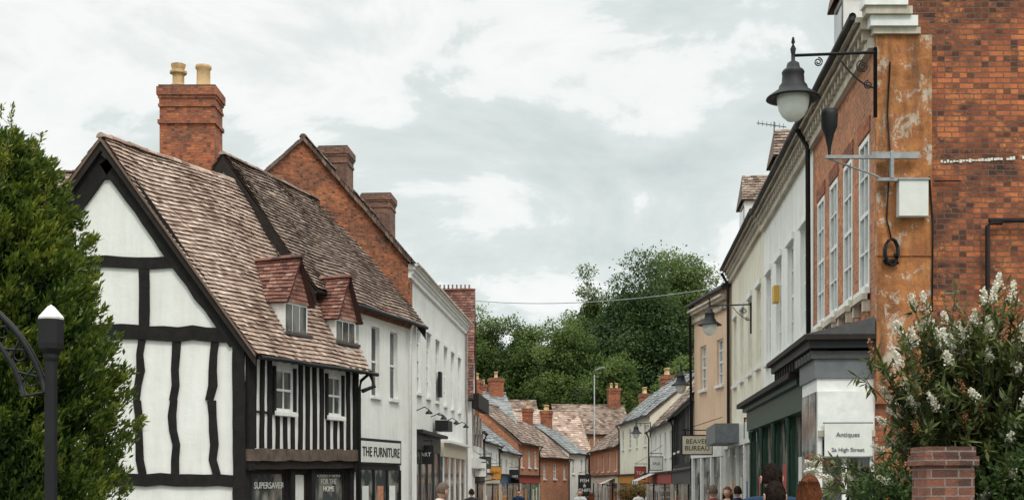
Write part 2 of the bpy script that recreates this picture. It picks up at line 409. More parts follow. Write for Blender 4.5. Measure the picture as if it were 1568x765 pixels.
# ---------------------------------------------------------------- LEFT 1 : timber framed house
o=Obj('timber_framed_house',(-6.54,32)); fr=Fr((-6.54,32),(-4.4,36.8),1); fg=Fr((-13.26,32),(-6.54,32),1)
zr=lambda n: 9.97-1.526*(n+3.07)
W=o.part('walls')
W.face([fg.P(0,0,-2),fg.P(6.72,0,-2),fg.P(6.72,0,5.2),fg.P(3.36,0,9.88),fg.P(0,0,5.2)],'white')
T=o.part('timber_frame')
hw=lambda z:(9.97-z)/1.396
beam(T,fg,(6.58,-1.5),(6.58,5.2),.30,.005,.10,'timber',.015)
for s in (1,-1):
    beam(T,fg,(3.36+s*3.20,5.05),(3.36+s*.02,9.50),.50,.006,.09,'timber',.02)
beam(T,fg,(3.05,9.25),(3.67,9.25),.5,.003,.08,'timber',.01)
beam(T,fg,(3.36-hw(7)+.2,7.0),(3.36+hw(7)-.25,6.98),.27,.004,.07,'timber',.03)
beam(T,fg,(.2,5.36),(6.5,5.22),.36,.003,.08,'timber',.03)
beam(T,fg,(0,1.72),(6.45,1.64),.30,.003,.075,'timber',.02)
beam(T,fg,(4.27,5.35),(4.25,6.9),.26,.005,.06,'timber',.02)
beam(T,fg,(2.45,5.35),(2.45,6.9),.24,.005,.06,'timber',.02)
for u in (4.12,5.0,5.93,3.2,2.3,1.4,.5):
    beam(T,fg,(u+.06,1.8),(u-.05,3.6),.19,.004,.06,'timber',.035); beam(T,fg,(u-.05,3.6),(u+.08,5.1),.19,.004,.06,'timber',.035)
L=5.25
w1=(1.25,2.08,3.42,4.50); w2=(3.72,4.46,3.42,4.50)
wall(W,fr,0,L,2.2,5.3,[w1,w2],'white',0)
W.face([fr.P(L,0,-2),fr.P(L,-6,-2),fr.P(L,-6,5.3),fr.P(L,0,5.3)],'white')
W.face([fr.P(L,0,5.3),fr.P(L,-6.14,5.3),fr.P(L,-3.07,9.9)],'white')
for w in (w1,w2):
    window(o,fr,*w,'white',nv=1,nh=1,rec=.03,fw=.07)
    box(o.part('windows'),fr,w[0]-.07,w[1]+.07,.045,.13,w[2]-.12,w[2]-.03,'whitepaint')
    box(T,fr,w[0]-.09,w[0]-.003,.003,.07,w[2]-.1,w[3]+.05,'timber'); box(T,fr,w[1]+.003,w[1]+.09,.003,.07,w[2]-.1,w[3]+.05,'timber')
u=.33
while u<L-.1:
    inw=[w for w in (w1,w2) if w[0]-.16<u<w[1]+.16]
    if inw: beam(T,fr,(u,2.45),(u+random.uniform(-.02,.02),3.28),.15,.003,.045,'timber',.012)
    else: beam(T,fr,(u,2.45),(u+random.uniform(-.03,.03),4.85),.16,.003,.05,'timber',.014)
    u+=.345
beam(T,fr,(.0,4.78),(L,4.78),.16,.003,.075,'timber',.01); beam(T,fr,(0,3.36),(1.2,3.36),.051,.003,.04,'timber',.005)
beam(T,fr,(.14,1.9),(.14,5.0),.26,.003,.10,'timber',.01); beam(T,fr,(L-.08,1.9),(L-.08,5.0),.2,.003,.09,'timber',.01)
beam(T,fr,(-.02,2.28),(L,2.36),.30,-.2,.13,'oak',.02)
beam(T,fr,(-.02,2.02),(L,2.10),.20,-.2,.06,'darkwood',.015)
sf=o.part('shopfront')
wins=[(.45,1.95,-.6,1.88),(2.35,2.95,-.9,1.88),(3.3,4.9,-.6,1.88)]
wall(sf,fr,0,L,-2,2.0,wins,'timber',-.12)
for w in wins: window(o,fr,*w,'timber',nv=0,nh=0,rec=.08,fm='darkwood',gm='shopglass',sill=False,n=-.12)
text(o,fr,1.27,-.17,1.52,'SUPERSAVER',.235,'signw'); text(o,fr,4.1,-.17,1.62,'EVERYTHING\nFOR THE\nHOME',.2,'signw')
box(sf,fr,2.36,2.94,-.19,-.185,.9,1.8,'signw')
for u in (.14,2.15,3.12,L-.15): box(sf,fr,u-.09,u+.09,-.115,-.02,-2,1.99,'timber')
R=o.part('roof')
tile_roof(R,fr.P(-.12,.38,zr(.38)),fr.P(5.62,.38,zr(.38)),fr.P(5.62,-3.07,9.99),fr.P(-1.64,-3.07,9.99),.14,.19,'tile1',.10,lift=.045)
tile_roof(R,fr.P(-3.15,-6.49,zr(.35)),fr.P(5.62,-6.49,zr(.35)),fr.P(5.62,-3.07,9.99),fr.P(-1.64,-3.07,9.99),.25,.3,'tile1',.05)
ridge(R,fr.P(-1.64,-3.07,10.02),fr.P(5.62,-3.07,10.02),'tile1',.13)
bb=o.part('bargeboards')
for (a,b) in ((fr.P(-.10,.38,zr(.38)),fr.P(-1.62,-3.07,9.95)),(fr.P(-3.13,-6.49,zr(.35)),fr.P(-1.62,-3.07,9.95))):
    for dy,h,mm,dz in ((0,.26,'darkwood',-.02),(-.05,.09,'tile2',.03)):
        off=V((0,dy,dz)); q=[a+off-V((0,0,h)),a+off+V((0,.06,-h)),b+off+V((0,.06,-h)),b+off-V((0,0,h))]
        bb.hexa(q+[p+V((0,0,h)) for p in q],mm,.3)
bb.face([fr.P(-.12,.38,zr(.38)-.05),fr.P(5.6,.38,zr(.38)-.05),fr.P(5.6,0,5.0),fr.P(0,0,5.0)],'darkwood')
for i in range(15):
    u=.1+i*.38; box(bb,fr,u,u+.09,.01,.40,4.66,4.76,'darkwood')
gutter(o,fr,0,5.7,.45,zr(.38)-.05,.055)
tube(o.part('downpipe'),[fr.P(5.15,.45,4.6),fr.P(5.2,.2,4.45),fr.P(5.2,.15,4.2),fr.P(5.2,.15,-.5)],.045,'iron',8)
tube(o.part('downpipe'),[fr.P(5.3,.45,4.62),fr.P(5.42,.5,4.3),fr.P(5.1,.3,4.15)],.06,'iron',8)
for uc,za in ((2.44,7.46),(4.92,7.30)):
    D=o.part('dormer_tiles'); nf=-.12; h=.58; zb=za-1.12; nb_=-3.07+(9.97-za)/1.526
    nbe=-3.07+(9.97-zb)/1.526
    for q in (-1,1):
        tile_roof(D,fr.P(uc+q*(h+.08),nf+.16,zb-.1),fr.P(uc+q*(h+.08),nbe,zb-.08),fr.P(uc,nb_-.05,za+.03),fr.P(uc,nf+.16,za+.03),.12,.18,'tile3',.03,lift=.035)
    ridge(D,fr.P(uc,nf+.2,za+.05),fr.P(uc,nb_-.05,za+.05),'tile3',.1,.28)
    rows=10
    for i in range(rows):
        t0=i/rows;t1=(i+1.1)/rows; hw0=h*(1-t0); 
        n=max(1,int(2*hw0/.16))
        for j in range(n):
            a=-hw0+2*hw0*j/n; b=-hw0+2*hw0*(j+1)/n; hw1=h*max(0,1-t1)
            a2=max(-hw1,min(hw1,a)); b2=max(-hw1,min(hw1,b))
            z0=zb-.05+(za-zb+.05)*t0; z1=zb-.05+(za-zb+.05)*min(1,t1)
            D.face([fr.P(uc+a,nf+.03,z0),fr.P(uc+b-.004,nf+.03,z0),fr.P(uc+b2,nf+.006,z1),fr.P(uc+a2,nf+.006,z1)],'tile3',random.uniform(.45,1))
    dw=o.part('dormer_windows'); zs=zr(nf)-.02; zs2=zb-.03
    box(dw,fr,uc-h+.04,uc+h-.04,-1.0,nf-.01,zs-.2,zs2,'whitepaint')
    for k in range(3):
        ua=uc-h+.1+k*.33; box(dw,fr,ua,ua+.28,nf-.009,nf+.004,zs+.08,zs2-.08,'glass')
    box(dw,fr,uc-h-.02,uc+h+.02,nf-.3,nf+.12,zs-.02,zs+.05,'lead')
chf=Fr((-10.05,37),(-8.36,37),1)
chimney(o,chf,.845,-.5,1.56,1.0,7,12.85,'brickC')
c=o.part('chimney'); box(c,chf,.02,1.67,-1.06,.06,11.75,11.86,'brickC')
for pu,pr in ((-.36,1),(.36,0)):
    P=chf.P(.845+pu,-.45,12.84)
    if pr: lathe(o.part('chimney_pots'),P,[(.24,0),(.24,.12),(.17,.16),(.17,.42),(.25,.46),(.25,.52),(.17,.56),(.2,.64),(.22,.72),(.14,.72),(.14,.4)],'pot',8,False)
    else: lathe(o.part('chimney_pots'),P,[(.22,0),(.23,.08),(.2,.1),(.19,.55),(.23,.6),(.23,.68),(.17,.68),(.17,.3)],'pot',18)
o.done()
# ---------------------------------------------------------------- LEFT 2
FD={'nv':0,'nh':1,'rec':.14,'fw':.03,'sill':True}
o,fr=house('white_shop_house',(-5.66,36.05),(-5.66+.282*8.6,36.05+.959*8.6),1,5.1,7.25,10.75,'white','tile2',
  [(3.31,.66,4.3,6.45,FD),(4.95,.66,4.3,6.45,FD),(6.5,.66,4.3,6.45,FD),(1.9,.66,4.3,6.45,FD)],ov=.3,gauge=.14,tw=.19,gv=.12,lift=.045,bm='darkwood',bh=.42,sag=.09)
b=o.part('brick_eaves_band'); box(b,fr,.0,7.9,.003,.07,6.72,6.80,'brickG'); box(b,fr,.0,7.9,.003,.12,6.805,6.98,'brickG')
for i in range(35): box(b,fr,.05+i*.225,.16+i*.225,.003,.16,6.985,7.1,'brickG')
s=o.part('shopfront')
box(s,fr,3.2,6.75,.003,.12,-2,2.15,'black'); box(s,fr,3.3,6.65,.121,.14,-1,1.98,'shopglass')
for u in (3.3,4.4,5.5,6.6): box(s,fr,u-.05,u+.05,.122,.2,-1,2.0,'black')
box(s,fr,3.2,6.75,.003,.16,2.155,2.95,'black'); box(s,fr,3.32,6.63,.161,.18,2.22,2.86,'signw')
text(o,fr,5.0,.19,2.53,'THE FURNITURE',.42,'black')
for (u,c_) in ((3.8,'signw'),(5.0,'brickF'),(6.0,'whitepaint')): box(s,fr,u-.25,u+.25,.142,.146,.6,1.5,c_)
tube(o.part('downpipe'),[fr.P(7.7,.3,7.0),fr.P(7.7,.12,6.6),fr.P(7.7,.12,-1)],.045,'whitepaint',8)
o.done()
# ---------------------------------------------------------------- LEFT 3
o=Obj('tall_white_shop_house',(-3.53,44.4)); fr=Fr((-3.53,44.4),(-2.21,61.4),1); W=o.part('walls')
ws=[]
for Y in (46.9,49.3,51.8,54.3,56.7,59.2): ws.append((Y-44.4-.5,Y-44.4+.5,4.8,7.2))
wall(W,fr,0,fr.L,-2,9.0,ws,'white2')
for w in ws: window(o,fr,*w,'white2',nv=1,nh=3,rec=.12,gm='glassL',head=True)
d3=fr.d
a0=V((-3.53,44.4,0));ap=V((-6.76,42.4,0));b0=V((-10,40.4,0)); Z=lambda z:V((0,0,z))
W.face([a0+Z(-2),a0+Z(9.1),ap+Z(12.69),b0+Z(9.1),b0+Z(-2)],'brickG')
e=d3*17; W.face([a0+e+Z(-2),a0+e+Z(9.1),ap+e+Z(12.69),b0+e+Z(9.1),b0+e+Z(-2)],'brickG')
W.face([b0+Z(-2),b0+e+Z(-2),b0+e+Z(9.1),b0+Z(9.1)],'brickG')
R=o.part('roof'); ov=V((.22,0,-.2)); gap=-d3*.1
tile_roof(R,a0+gap+ov+Z(9.15),a0+e+ov+Z(9.15),ap+e+Z(12.75),ap+gap+Z(12.75),.2,.25,'tile2',.04)
tile_roof(R,b0+gap+Z(9.1),b0+e+Z(9.1),ap+e+Z(12.75),ap+gap+Z(12.75),.3,.35,'tile2',.04)
ridge(R,ap+gap+Z(12.8),ap+e+Z(12.8),'tile2',.12)
for (a,b) in ((a0+Z(9.16)+V((.1,0,-.08)),ap+Z(12.75)),(b0+Z(9.1),ap+Z(12.75))):
    q=[a+V((.0,-.16,-.1)),a+V((0,.1,-.1)),b+V((0,.1,-.1)),b+V((0,-.16,-.1))]
    n_=24
    for i in range(n_):
        s0=i/n_; s1=(i+.93)/n_; dz=Z(random.uniform(0,.03))
        qq=[q[0].lerp(q[3],s0),q[1].lerp(q[2],s0),q[1].lerp(q[2],s1),q[0].lerp(q[3],s1)]
        R.hexa([p+dz for p in qq]+[p+Z(.14)+dz for p in qq],'tile2',random.uniform(0,.5))
cornice(o,fr,0,fr.L,9.0,'white2',True)
gutter(o,fr,0,fr.L,.33,9.02,.05,'cornice')
box(W,fr,.0,.55,.003,.06,6.6,8.5,'brickG')
tube(o.part('downpipe'),[fr.P(16.9,.3,8.9),fr.P(16.9,.1,8.5),fr.P(16.9,.1,-1)],.05,'whitepaint',8)
cf=Fr((-6.76,42.4),(-6.76+.078*20,62.4),1)
chimney(o,cf,5,0,1.2,1.0,11,13.65,'brickB'); chimney(o,cf,13.6,0,1.3,1.2,11,13.85,'brickB')
s=o.part('shopfronts')
box(s,fr,.3,7.2,.003,.16,2.75,3.3,'dblue'); box(s,fr,.3,7.2,.003,.45,3.303,3.42,'black')
box(s,fr,.3,7.2,.003,.10,-1,2.74,'fargl')
for u in (.35,2.0,3.7,5.4,7.1): box(s,fr,u-.08,u+.08,.003,.15,-1,2.74,'dblue')
box(s,fr,8.2,16.2,.003,.16,2.65,3.2,'signc'); box(s,fr,8.2,16.2,.003,.4,3.203,3.3,'whitepaint')
box(s,fr,8.2,16.2,.003,.10,-1,2.64,'fargl')
for u in (8.3,10.3,12.2,14.2,16.1): box(s,fr,u-.05,u+.05,.003,.15,-1,2.64,'whitepaint')
box(s,fr,7.5,8.0,.003,.12,5.0,6.0,'black')
box(s,fr,.9,1.35,.003,.05,5.1,6.0,'black')
for u in (1.5,5.5,9.5,13): 
    tube(s,[fr.P(u,0,4.1),fr.P(u,.35,4.25),fr.P(u,.5,4.15)],.02,'iron'); lathe(s,fr.P(u,.5,4.0),[(.02,.15),(.12,.05),(.13,0)],'iron',10)
box(s,fr,6.0,7.4,.2,.25,4.2,4.24,'iron'); box(s,fr,6.0,7.4,.1,.6,3.6,4.0,'black')
o.done()
o,f=house('brick_house',(-22,47),(-6.5,49),1,6,9.5,13.55,'brickG','tile2',[],gauge=.2,tw=.25,chim=[])
chimney(o,f,3.9,-3,.45,.45,13,14.1,'brickC',(0,),'pot')
chimney(o,f,-.2,-3,1.3,.8,9,14.3,'brickC')
o.done()
o,f=house('tile_roofed_house',(-7.5,63),(-1.95,63),1,5.5,6.2,11.2,'white','tile3',[],ov=.35,gauge=.16,tw=.2,gv=.1)
r=o.part('ridge_cresting')
for i in range(26):
    u=.1+i*.21; lathe(r,f.P(u,-2.75,11.3),[(.05,0),(.05,.1),(.02,.15),(.06,.2),(0,.26)],'tile3',6)
f2=Fr((-1.95,63),(-1.55,69),1); s=o.part('oriel')
box(s,f2,.0,5.8,.003,.35,5.2,5.9,'darkwood'); 
for u in (1,2.6,4.2): box(s,f2,u,u+.8,.003,.06,3.4,4.9,'glass')
box(s,f2,0,5.8,.003,.2,2.3,2.8,'signw')
o.done()
# ---------------------------------------------------------------- terraces down the street
def far(name,p0,p1,side,depth,ze,zrr,wm,rm,n=2,shop=None,gl='fargl',**k):
    L=math.hypot(p1[0]-p0[0],p1[1]-p0[1]); zz=ze-2.0; fl=[]
    for i in range(n):
        uu=(i+.5)*L/n+random.uniform(-.15,.15); fl.append((uu,random.choice((.75,.9,1.05)),zz,zz+1.35,dict(nv=1,nh=random.choice((1,3)),gm=random.choice(('glass','glassL')))))
    if ze>4.6 and not shop:
        for i in range(n): fl.append(((i+.5)*L/n,.8,.1,1.5,dict(nv=1,nh=1)))
    o,f=house(name,p0,p1,side,depth,ze,zrr,wm,rm,fl,sag=.08,**k)
    if shop:
        s=o.part('shopfront'); box(s,f,.3,L-.3,.003,.12,1.55,2.1,shop); box(s,f,.2,L-.2,.003,.25,2.103,2.2,'darkwood'); box(s,f,.4,L-.4,.003,.08,-1.3,1.54,gl)
        q=max(2,int(L/3.5))
        for i in range(q+1):
            u=.4+(L-.8)*i/q; box(s,f,u-.09,u+.09,.003,.12,-1.9,1.54,'darkwood' if i%2 else 'cornice')
        for i in range(int(L/1.6)):
            u=.8+i*1.6; box(s,f,u,u+random.uniform(.3,.8),.082,.088,random.uniform(-.3,.3),random.uniform(.6,1.3),random.choice(('signw','signc','signr','signo','signb','brickF','dblue')))
    tube(o.part('downpipe'),[f.P(L-.2,.2,ze-.3),f.P(L-.2,.08,ze-.6),f.P(L-.2,.08,-1)],.05,'iron',6)
    return o,f
K=dict(gauge=.3,tw=.38)
def fin(t): t[0].done()
def aerial(o,p,h=1.6):
    m=o.part('tv_aerial'); p=V(p); tube(m,[p,p+V((0,0,h))],.03,'iron',4); q=p+V((0,0,h-.1)); tube(m,[q-V((.7,.1,0)),q+V((.6,.1,.05))],.02,'iron',4)
    for i in range(6): c=q+V((-.6+i*.2,0,0)); tube(m,[c-V((0,.1,.25)),c+V((0,.1,.25))],.014,'iron',4)
t=far('white_terraced_house',(-2.35,70),(-1.75,79),1,6,4.7,7.0,'white','slate',3,'dblue',chim=[(0.4,-3,.9,.6,5,8.1,'brickC',(-.2,.2))],**K); aerial(t[0],t[1].P(.5,-3,8)); fin(t)
t=far('white_terraced_house',(-1.75,79),(-.9,89),1,6,4.2,6.4,'white2','slate',3,'signc',chim=[(9,-3,.9,.6,5,7.6,'brickC',(-.2,.2))],**K); fin(t)
fin(far('offwhite_terraced_house',(-.9,89),(.5,101),1,6.5,3.9,6.6,'offwhite','slate',4,'signb',**K))
fin(far('brick_terraced_house',(.5,101),(2.3,110),1,7,4.8,7.9,'brickF','tile2',3,'signr',chim=[(.6,-3.5,1.2,.8,6,9.6,'brickC',(-.3,.3))],gm='brickF',**K))
fin(far('brick_terraced_house',(2.3,110),(5.2,119),1,7,3.9,6.9,'brickF','tile2',3,None,chim=[(8,-3.5,1.0,.7,5,8.3,'brickC',(0,))],**K))
fin(far('white_terraced_house',(5.2,119),(7.0,124),1,7,4.4,6.9,'white','slate',2,None,chim=[(4,-3.5,1.2,.8,6,8.4,'brickC',(-.3,.3))],**K))
fin(far('long_roofed_house',(-2,128),(8,131),1,9,4.6,8.9,'brickB','tile1',5,None,chim=[(2,-4.5,1.3,.8,7,10.6,'brickC',(-.3,.3))],**K))
t=far('slate_roofed_house',(-4,92),(-1.5,104),1,9,5.2,8.3,'white','slate',2,None,chim=[(6,-4.5,1.5,.9,7,10.2,'brickC',(-.3,.3))],**K); aerial(t[0],t[1].P(7,-4.5,8.2)); fin(t)
t=far('dark_roofed_house',(-6,112),(.5,114),1,8,6.4,9.6,'offwhite','slate',3,None,chim=[(1,-4,1.3,.9,8,11.2,'brickC',(-.3,.3)),(6,-4,1.2,.8,8,11,'brickC',(0,))],**K); fin(t)
t=far('brick_cottage',(5,142),(13,143),1,8,7.0,10.2,'brickF','tile2',4,None,chim=[(7,-4,1.3,.9,8,12.2,'brickC',(-.3,.3))],**K); aerial(t[0],t[1].P(3,-4,10)); fin(t)
fin(far('brick_cottage',(-6,140),(3,141),1,8,7.6,10.6,'brickB','tile2',4,None,chim=[(3,-4,1.3,.9,8,12.4,'brickC',(-.3,.3))],**K))
fin(far('brick_terraced_house',(8.0,97),(7.1,119),-1,8,4.5,8.2,'brickF','tile2',5,'signc',chim=[(3,-4,1.2,.8,6,9.8,'brickC',(-.3,.3)),(15,-4,1.2,.8,6,9.2,'brickC',(-.3,.3))],**K))
fin(far('cream_terraced_house',(8.75,83),(8.0,97),-1,7,6.0,8.9,'cream','slate',4,'signo',chim=[(.5,-3.5,1.0,.9,6,10.0,'brickC',(-.2,.2))],**K))
t=far('timber_terraced_house',(8.3,67),(8.75,83),-1,7,5.0,8.6,'offwhite','tile2',5,'signr',chim=[(2,-3.5,1.3,.9,6,10.4,'brickC',(-.3,.3))],**K); aerial(t[0],t[1].P(8,-3.5,8.5)); fin(t)
o,f=far('timber_terraced_house',(7.15,50),(8.3,67),-1,7,5.1,8.4,'white','tile2',5,'dblue',chim=[(14,-3.5,1.3,.9,6,10.2,'brickC',(-.3,.3))],**K)
t=o.part('timber_frame')
for i in range(20): box(t,f,.2+i*.86,.36+i*.86,.003,.04,2.4,4.9,'timber')
box(t,f,0,17,.003,.06,2.3,2.45,'timber'); o.done()
def awning(x,y,w,dx,z,mat):
    o=Obj('shop_awning',(x,y,z)); m=o.part('canopy'); k=6
    for i in range(k):
        a=y+w*i/k; b=y+w*(i+1)/k; mm=mat if i%2 else 'signw'
        m.face([(x,a,z),(x,b,z),(x+dx,b,z-.5),(x+dx,a,z-.5)],mm); m.face([(x+dx,a,z-.5),(x+dx,b,z-.5),(x+dx,b,z-.72),(x+dx,a,z-.72)],mm)
    for q in (y,y+w): tube(o.part('arms'),[(x,q,z-.7),(x+dx,q,z-.5)],.02,'iron')
    o.done()
awning(-2.0,72,4,1.1,2.3,'signr'); awning(8.5,76,4,-1.2,2.2,'green'); awning(-.3,93,4,1.2,2.1,'signb'); awning(7.9,99,4,-1.1,2.0,'signr')
# ---------------------------------------------------------------- RIGHT row
def RP(Y): return (.078*Y+4.0,Y)
o=Obj('orange_brick_corner_house',RP(20)); fr=Fr(RP(20),RP(26.2),-1); W=o.part('walls')
ws=[(Y-20-.42,Y-20+.42,4.65,7.05) for Y in (20.85,22.3,23.75,25.2)]
wall(W,fr,0,fr.L,-1,8.7,ws,'brickF')
for w in ws:
    window(o,fr,*w,'whitepaint',nv=1,nh=3,rec=.03,fw=.08,gm='glassL')
    ww=o.part('windows'); box(ww,fr,w[0]-.08,w[1]+.08,.05,.14,w[2]-.2,w[2]-.103,'cornice'); 
    for uu in (w[0]-.05,w[1]-.08): box(ww,fr,uu,uu+.13,.003,.11,w[2]-.38,w[2]-.203,'cornice')
    for k in range(6):
        box(ww,fr,w[0]-.07+k*.166,w[0]-.07+k*.166+.15,.003,.02,w[3]+.03,w[3]+.27,'brickC')
fe=Fr((5.56,20),(16,20),1)
W.face([fe.P(.0,0,-1),fe.P(8.2,0,-1),fe.P(8.2,0,8.7),fe.P(4.1,0,13.2),fe.P(0,0,8.7)],'brickR')
q=o.part('corner_quoin'); box(q,fe,.0,.85,.004,.07,2.8,8.42,'quoin'); box(q,fe,-.06,.66,.004,.13,8.423,8.52,'cornice'); box(q,fe,-.12,.60,.004,.19,8.523,8.68,'whitepaint'); box(q,fe,-.2,.5,.004,.25,8.683,8.80,'cornice'); box(q,fe,-.24,.42,.004,.29,8.803,8.92,'whitepaint')
box(q,fe,.0,.85,.071,.09,5.05,5.12,'quoin')
for z in (3.45,): box(W,fe,.86,8,.003,.03,z,z+.07,'brickR')
wl=o.part('mortar_scar')
for i in range(30):
    if random.random()<.75: box(wl,fe,1.0+i*.048,1.0+i*.048+random.uniform(.03,.047),.003,.010+random.random()*.006,6.48+.0025*i+random.uniform(-.01,.01),6.505+.0025*i+random.uniform(0,.025),'offwhite')
cornice(o,fr,0,fr.L,8.7,'cornice'); gutter(o,fr,0,fr.L,.34,8.74,.06,'iron')
R=o.part('roof'); tile_roof(R,fr.P(0,.25,8.6),fr.P(fr.L,.25,8.6),fr.P(fr.L,-4.1,13.25),fr.P(0,-4.1,13.25),.25,.3,'tile2')
tile_roof(R,fr.P(0,-8.4,8.6),fr.P(fr.L,-8.4,8.6),fr.P(fr.L,-4.1,13.25),fr.P(0,-4.1,13.25),.3,.35,'tile2')
def rdormer(o,fr,u,n,w,d,z0,z1,z2):
    c=o.part('dormer'); box(c,fr,u-w/2,u+w/2,n-d,n,z0,z1,'whitepaint'); box(c,fr,u-w/2+.12,u+w/2-.12,n+.001,n+.02,z0+.4,z1-.15,'glass')
    t=o.part('dormer_roof'); e=.12
    for q in (-1,1): tile_roof(t,fr.P(u+q*(w/2+e),n+e,z1-.03),fr.P(u+q*(w/2+e),n-d,z1-.03),fr.P(u,n-d,z2),fr.P(u,n+.0,z2),.13,.18,'tile2',.01)
    t.face([fr.P(u-w/2-e,n+e,z1-.03),fr.P(u+w/2+e,n+e,z1-.03),fr.P(u,n,z2)],'tile2',.3)
rdormer(o,fr,5.3,-.35,1.1,1.6,9,10.9,11.8)
cn=o.part('canopy')
box(cn,fr,-.05,4.85,.003,1.0,3.66,3.78,'black'); box(cn,fr,-.12,4.92,.003,1.08,3.783,3.86,'darkwood')
cn.face([fr.P(-.12,1.08,3.862),fr.P(4.92,1.08,3.862),fr.P(4.92,.02,4.12),fr.P(-.12,.02,4.12)],'lead'); cn.face([fr.P(-.12,1.08,3.862),fr.P(-.12,.02,4.12),fr.P(-.12,.02,3.862)],'lead')
for i in range(14): box(cn,fr,.1+i*.34,.22+i*.34,.7,.96,3.5,3.655,'darkwood')
sb=o.part('shop_bay')
box(sb,fr,.1,1.7,.003,.86,-1,3.2,'whitepaint'); box(sb,fr,.07,1.73,.003,.9,3.203,3.5,'greyp'); box(sb,fr,.03,1.77,.003,.96,3.503,3.62,'lead')
fb=Fr(tuple(fr.P(.1,.86,0))[:2],tuple(fr.P(.1,0,0))[:2],1)
for a,b in ((.07,.36),(.44,.78)): box(sb,fb,a,b,.003,.02,-.2,2.25,'shopglass')
for a in (0,.37,.79): box(sb,fb,a,a+.07,.003,.06,-1,2.3,'whitepaint')
box(sb,fb,.0,.86,.003,.08,2.303,3.0,'whitepaint'); box(sb,fb,.0,.86,.081,.12,2.303,2.40,'cornice')
for a in (.15,.9): box(sb,fr,a,a+.7,.862,.88,-.2,3.0,'shopglass')
o2=Obj('high_street_sign',fb.P(.42,.2,2.4)); s=o2.part('board'); box(s,fb,.09,.80,.13,.16,2.0,2.5,'signw'); box(s,fb,.07,.82,.12,.155,1.98,2.0,'greyp'); box(s,fb,.07,.82,.12,.155,2.5,2.52,'greyp')
text(o2,fb,.44,.165,2.33,'Antiques',.10,'greyp'); text(o2,fb,.44,.165,2.1,'2a High Street',.085,'greyp'); o2.done()
sv=o.part('meter_box'); box(sv,fe,.30,.74,.075,.24,5.63,6.17,'signw'); box(sv,fe,.28,.76,.075,.26,6.172,6.2,'galv')
cb=o.part('cables')
tube(cb,[fe.P(.2,.1,8.0),fe.P(.16,.1,7.2),fe.P(.2,.1,6.6),fe.P(.15,.1,5.6),fe.P(.22,.1,5.3)],.012,'iron')
tube(cb,[fe.P(.9,.04,6.2),fe.P(1.3,.04,6.2)],.012,'iron'); tube(cb,[fe.P(.8,.1,6.25),fe.P(.85,.1,5.5),fe.P(.84,.1,4.2)],.014,'iron')
for k in range(3):
    tube(cb,[fe.P(.2+.10*math.cos(t)+.01*k,.12+.02*k,5.1+.2*math.sin(t)) for t in [i*.5 for i in range(14)]],.014,'iron')
tube(cb,[fe.P(.12,.12,5.0),fe.P(.15,.12,4.95),fe.P(.3,.12,4.95),fe.P(.3,.12,5.08)],.05,'iron')
tube(cb,[fe.P(1.9,.12,5.55),fe.P(1.72,.12,5.55),fe.P(1.68,.12,5.5),fe.P(1.68,.12,3)],.04,'darkwood',8); tube(cb,[fe.P(1.7,.12,5.58),fe.P(5,.12,5.6)],.04,'darkwood',8)
tube(o.part('downpipe'),[fr.P(6.1,.34,8.65),fr.P(6.15,.12,8.3),fr.P(6.15,.1,3.8)],.05,'iron',8)
o.done()
o=Obj('white_green_shop_house',RP(26.2)); fr=Fr(RP(26.2),RP(34.8),-1)
def rfac(o,fr,ws,wm,ze,gm='glassL',**k):
    wall(o.part('walls'),fr,0,fr.L,-1,ze,ws,wm)
    for w in ws: window(o,fr,*w,wm,**{**dict(nv=1,nh=3,rec=.12,fw=.08,gm=gm,head=True),**k})
    cornice(o,fr,0,fr.L,ze,'cornice'); gutter(o,fr,0,fr.L,.34,ze+.04,.06,'iron')
    D=7
    for u in (0,fr.L):
        o.part('walls').face([fr.P(u,0,-1),fr.P(u,-D,-1),fr.P(u,-D,ze),fr.P(u,-D/2,ze+3),fr.P(u,0,ze)],wm)
    tile_roof(o.part('roof'),fr.P(0,.25,ze-.1),fr.P(fr.L,.25,ze-.1),fr.P(fr.L,-D/2,ze+3.2),fr.P(0,-D/2,ze+3.2),.25,.3,'tile2')
    tile_roof(o.part('roof'),fr.P(0,-D-.2,ze-.1),fr.P(fr.L,-D-.2,ze-.1),fr.P(fr.L,-D/2,ze+3.2),fr.P(0,-D/2,ze+3.2),.3,.3,'tile2')
rfac(o,fr,[(u-.5,u+.5,4.7,7.0) for u in (1.3,3.4,5.5,7.6)],'white2',8.72)
gs=o.part('green_shopfront')
box(gs,fr,-3.6,5.8,.45,.74,2.85,3.3,'green'); box(gs,fr,-3.65,5.85,.003,.84,3.303,3.40,'green'); box(gs,fr,-3.7,5.9,.003,.98,3.403,3.5,'darkwood'); box(gs,fr,-3.6,5.8,.003,.449,2.85,3.3,'green')
gs.face([fr.P(-3.7,.98,3.503),fr.P(5.9,.98,3.503),fr.P(5.9,.01,3.7),fr.P(-3.7,.01,3.7)],'lead')
box(gs,fr,-3.4,5.6,.003,.55,-1,.3,'green'); box(gs,fr,-3.4,5.6,.003,.52,.303,2.849,'fargl')
for u in (-3.5,-1.2,1.1,3.4,5.7):
    box(gs,fr,u-.06,u+.06,.521,.60,-1,2.848,'green'); lathe(gs,fr.P(u,.64,0),[(.035,-1),(.035,2.6),(.07,2.7),(.07,2.84)],'green',10)
for k in range(8): box(gs,fr,-3.3+k*1.12,-3.3+k*1.12+.5,.521,.527,random.uniform(.5,1),random.uniform(1.2,2.1),random.choice(('signw','signc','signr','signo','signb')))
box(o.part('alarm_box'),fr,5.3,5.7,.003,.14,5.95,6.35,'yellow')
rdormer(o,fr,10.6,-.5,1.5,1.4,9.0,10.6,11.5); 
tv=o.part('tv_aerial'); b0_=fr.P(11.4,-.6,10.9); tube(tv,[b0_,b0_+Z(1.05)],.016,'iron'); b1=b0_+Z(.95)
